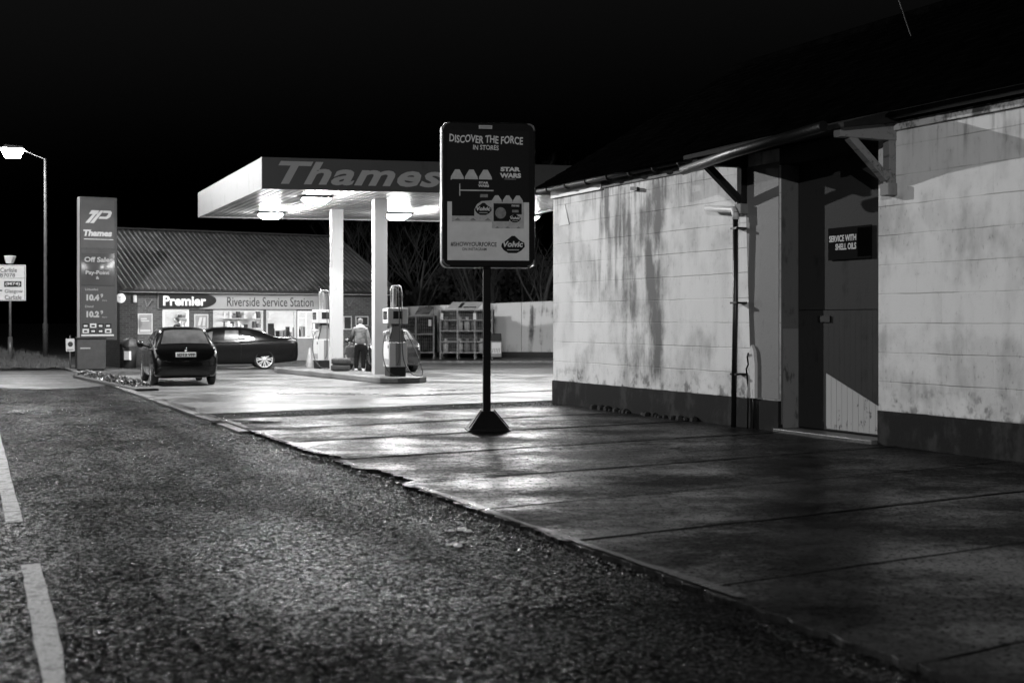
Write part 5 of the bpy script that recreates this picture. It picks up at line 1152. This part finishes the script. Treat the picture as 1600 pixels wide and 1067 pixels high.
def cage(label, px0, px1, ztop, Y, cols, rows, bottles, panel):
    P = (px0 - CX) / F * Y; L = (px1 - px0) / F * Y; D = .8
    t_ = thing('bottle_cage', label, 'cage', (P, Y, -.03), R(-3), 'gas bottle cages by the back wall')
    mb = MB(); z0 = .28
    for i in range(cols + 1):
        for y in (0, D): mb.box(L * i / cols - .03, L * i / cols + .03, y - .03, y + .03, 0.0, ztop)
    for j in range(rows + 1):
        z = z0 + (ztop - z0) * j / rows - (.03 if j == rows else 0)
        mb.box(0, L, -.032, .028, z - .025, z + .025); mb.box(0, L, D - .028, D + .032, z - .025, z + .025); mb.box(-.032, .028, .03, D - .03, z - .02, z + .02); mb.box(L - .028, L + .032, .03, D - .03, z - .02, z + .02)
    mb.build('frame', DSTEEL, t_)
    mb = MB(); x = .06
    while x < L:
        mb.box(x, x + .006, -.02, -.014, z0, ztop - .05); x += .09
    z = z0
    while z < ztop - .06: mb.box(0, L, -.014, -.008, z, z + .006); z += .15
    mb.build('mesh_front', DSTEEL, t_)
    mb = MB(); mb.box(.02, L - .02, .03, D - .03, z0 - .03, z0 - .026)
    if rows > 1: zm = z0 + (ztop - z0) / 2; mb.box(.03, L - .03, .03, D - .03, zm - .022, zm - .018)
    mb.build('shelf', DGREY, t_)
    mb = MB(); mb.box(.0, L, D + .034, D + .05, z0, ztop - .03); mb.box(-.05, -.034, 0, D, z0, ztop - .03); mb.box(L + .034, L + .05, 0, D, z0, ztop - .03); mb.build('back_sheet', BLK if len(bottles) and bottles is BD else DGREY, t_)
    lv = [z0] + ([z0 + (ztop - z0) / 2] if rows > 1 else [])
    for z in lv:
        x = .2; nb = 0
        while x < L - .15:
            if random.random() < .85:
                mm = bottles; mb = MB(); r_ = .13; h = .56 + .0 * random.random()
                mb.lathe([(.001, 0), (r_, .0), (r_, h * .75), (r_ * .8, h * .88), (.04, h * .93), (.04, h), (.001, h)], 14, c=(0, 0, 0)); mb.lathe([(.07, h * .9), (.075, h * 1.08), (.07, h * 1.08)], 12)
                nb += 1; o = mb.build('gas_bottle', random.choice(mm), None, loc=(P + x * math.cos(R(-3)) + .3 * .05, Y + .35 - x * .052, z - .03)); tag(o, 'gas bottle number'.replace(' number', '') + ', ' + ('first', 'second', 'third', 'fourth', 'fifth', 'sixth', 'seventh', 'eighth', 'ninth')[nb - 1] + ' from the left on the ' + ('lower' if z == z0 else 'upper') + ' shelf of the ' + ('low dark cage' if label.startswith('low') else 'tall cage'), 'gas bottle', 'gas bottles in the ' + ('low dark cage' if label.startswith('low') else 'tall cage'))
            x += .31
    for xx in panel:
        mb = MB(); mb.box(xx - .06, xx + .06, -.05, -.035, ztop - .45, ztop - .18); mb.build('tag_plate', OFFW, t_)
    return t_, P, L, D
BD = [MGREY, DGREY, mat('bottle_dark', .035, .4)]; BL = [LGREY, MGREY, mat('bottle_pale', .4, .4)]
cage('low dark gas bottle cage, left of the taller cage', 622, 678, 1.87, 55.2, 2, 2, BD, [1.38])
t_, P, L, D = cage('tall gas bottle cage with a slanted header board, behind the poster pole', 688, 769, 2.15, 55.0, 3, 4, BL, [.07, 1.48])
mb = MB(); mb.hexa([(.28, -.05, 2.16), (1.62, -.05, 2.16), (1.62, -.02, 2.16), (.28, -.02, 2.16)], [(.50, .38, 2.46), (1.84, .38, 2.46), (1.84, .42, 2.46), (.50, .42, 2.46)]); hb = mb.build('header_board', LGREY, t_)
mb = MB(); mb.hexa([(.75, -.02, 2.205), (.90, -.02, 2.205), (.90, .0, 2.205), (.75, .0, 2.205)], [(.9, .27, 2.42), (1.05, .27, 2.42), (1.05, .29, 2.42), (.9, .29, 2.42)]); mb.bar((1.0, .0, 2.23), (1.55, .0, 2.23), .03, .05); mb.build('header_print', DGREY, hb)
# white canvas draped on the low cage
mb = MB(); P2 = (650 - CX) / F * 55.3; pts = [(0, 0, 1.9), (.1, .3, 2.12), (.72, .3, 2.16), (.62, 0, 1.92)]
mb.hexa([(P2 - .05, 55.2, 1.88), (P2 + .55, 55.2, 1.88), (P2 + .75, 55.9, 2.2), (P2 + .1, 55.9, 2.2)], [(P2 - .05, 55.2, 1.90), (P2 + .55, 55.2, 1.90), (P2 + .75, 55.9, 2.23), (P2 + .1, 55.9, 2.23)]); tag(mb.build('tarpaulin', stain_mat('tarp', .3, .12, 5, (1, 1, 1), .45, .6)), 'pale folded sheet lying on top of the low bottle cage', 'sheet')
sx0 = (767 - CX) / F * 54.6
ib = thing('grit_bin', 'grey storage bin with a pale striped panel, right of the tall bottle cage', 'bin', (sx0, 54.6, -.03))
mb = MB(); mb.box(0, .46, 0, .5, .1, .78); mb.build('bin_body', MGREY, ib, bevel=.02); mb = MB(); mb.prism([(0, .78), (.46, .78), (.44, 1.1), (.03, 1.1)], .0, .5, axis='y'); mb.build('lid', DGREY, ib, bevel=.02)
mb = MB(); mb.box(.03, .43, -.012, -.001, .25, .72); pnl = mb.build('striped_panel', OFFW, ib); mb = MB()
for k in range(5): mb.prism([(.05 + k * .07, .28), (.08 + k * .07, .28), (.12 + k * .07, .48), (.09 + k * .07, .48)], -.016, -.012, axis='y')
mb.build('stripes', MGREY, pnl)

# ------------------------------------------------------------------ bare trees behind
def tree(base, h, lean, seed, label, r0=.16):
    rnd = random.Random(seed); t_ = thing('bare_tree', label, 'tree', tuple(base), 0, 'bare trees behind the forecourt')
    tk = MB(); br = MB()
    def grow(p, d, L, r, lev):
        n = 5; pts = [p.copy()]; q = p.copy(); dd = d.copy()
        for i in range(n):
            dd = (dd + Vector((rnd.uniform(-.16, .16), rnd.uniform(-.16, .16), .05))).normalized(); q = q + dd * L / n; pts.append(q.copy())
        (tk if lev == 0 else br).tube(pts, [r * (1 - .6 * i / n) for i in range(n + 1)], 7 if lev == 0 else (4 if lev < 2 else 3), caps=False)
        if lev >= 4: return
        k = (8, 5, 4, 3)[lev]
        for i in range(k):
            u = rnd.uniform(.25, 1) if lev else rnd.uniform(.22, 1); idx = min(int(u * n), n - 1); b = pts[idx].lerp(pts[idx + 1], u * n - idx)
            a = rnd.uniform(0, 6.28); sd = Vector((math.cos(a), math.sin(a), rnd.uniform(.2, .9))).normalized(); nd = (dd * .6 + sd * .8).normalized()
            grow(b, nd, L * rnd.uniform(.42, .62), r * (1 - .6 * u) * .55, lev + 1)
    grow(Vector((0, 0, 0)), Vector((lean, 0, 1)).normalized(), h, r0, 0)
    tk.build('trunk', BARK, t_, recalc=False); br.build('crown', BARK, t_, recalc=False)
for i, (px, Y, h, ln, rr_, lb) in enumerate([(640, 61, 4.6, .12, .12, 'bare tree rising behind the low bottle cage'), (668, 66, 5, -.2, .13, 'slanting bare tree farther back behind the cages'), (752, 60.3, 5.2, -.1, .17, 'bare tree with pale trunk behind the tall bottle cage, by the poster pole'), (772, 61, 5, .03, .19, 'bare tree with thick trunk just right of the poster pole'), (848, 59.5, 5.6, -.18, .17, 'bare leaning tree beside the corner of the white garage'), (815, 64, 4.6, .1, .12, 'thin bare tree behind the white boundary wall'), (712, 64, 5.2, .1, .14, 'bare tree rising over the header board'), (602, 66, 5, .05, .14, 'bare tree seen between pillar and shop roof'), (560, 70, 5.2, .0, .15, 'tall bare tree behind the shop roof')]):
    tree(Vector(((px - CX) / F * Y, Y, -.05)), h, ln, 11 + i, lb, rr_)
# dark hedge bank behind everything
mb = MB()
rnd = random.Random(3)
for i in range(9000):
    x = rnd.uniform(-16, 9); y = 68 + rnd.uniform(0, 3) + abs(x + 3) * .05; z = rnd.uniform(0, 1) ** .8 * (4.2 + .6 * math.sin(x * 1.3) + .5 * math.sin(x * .5 + 1)); s_ = rnd.uniform(.08, .2); a = rnd.uniform(0, 6.3)
    mb.add([(x + math.cos(a) * s_, y, z + math.sin(a) * s_), (x + math.cos(a + 2.1) * s_, y + .1, z + math.sin(a + 2.1) * s_), (x + math.cos(a + 4.2) * s_, y - .1, z + math.sin(a + 4.2) * s_)], [(0, 1, 2)])
tag(mb.build('dark_thicket', mat('thicket_leaves', .02, .8, var=.5, vscale=3), recalc=False), 'dark tangled thicket behind the bare trees', 'thicket', kind='stuff')
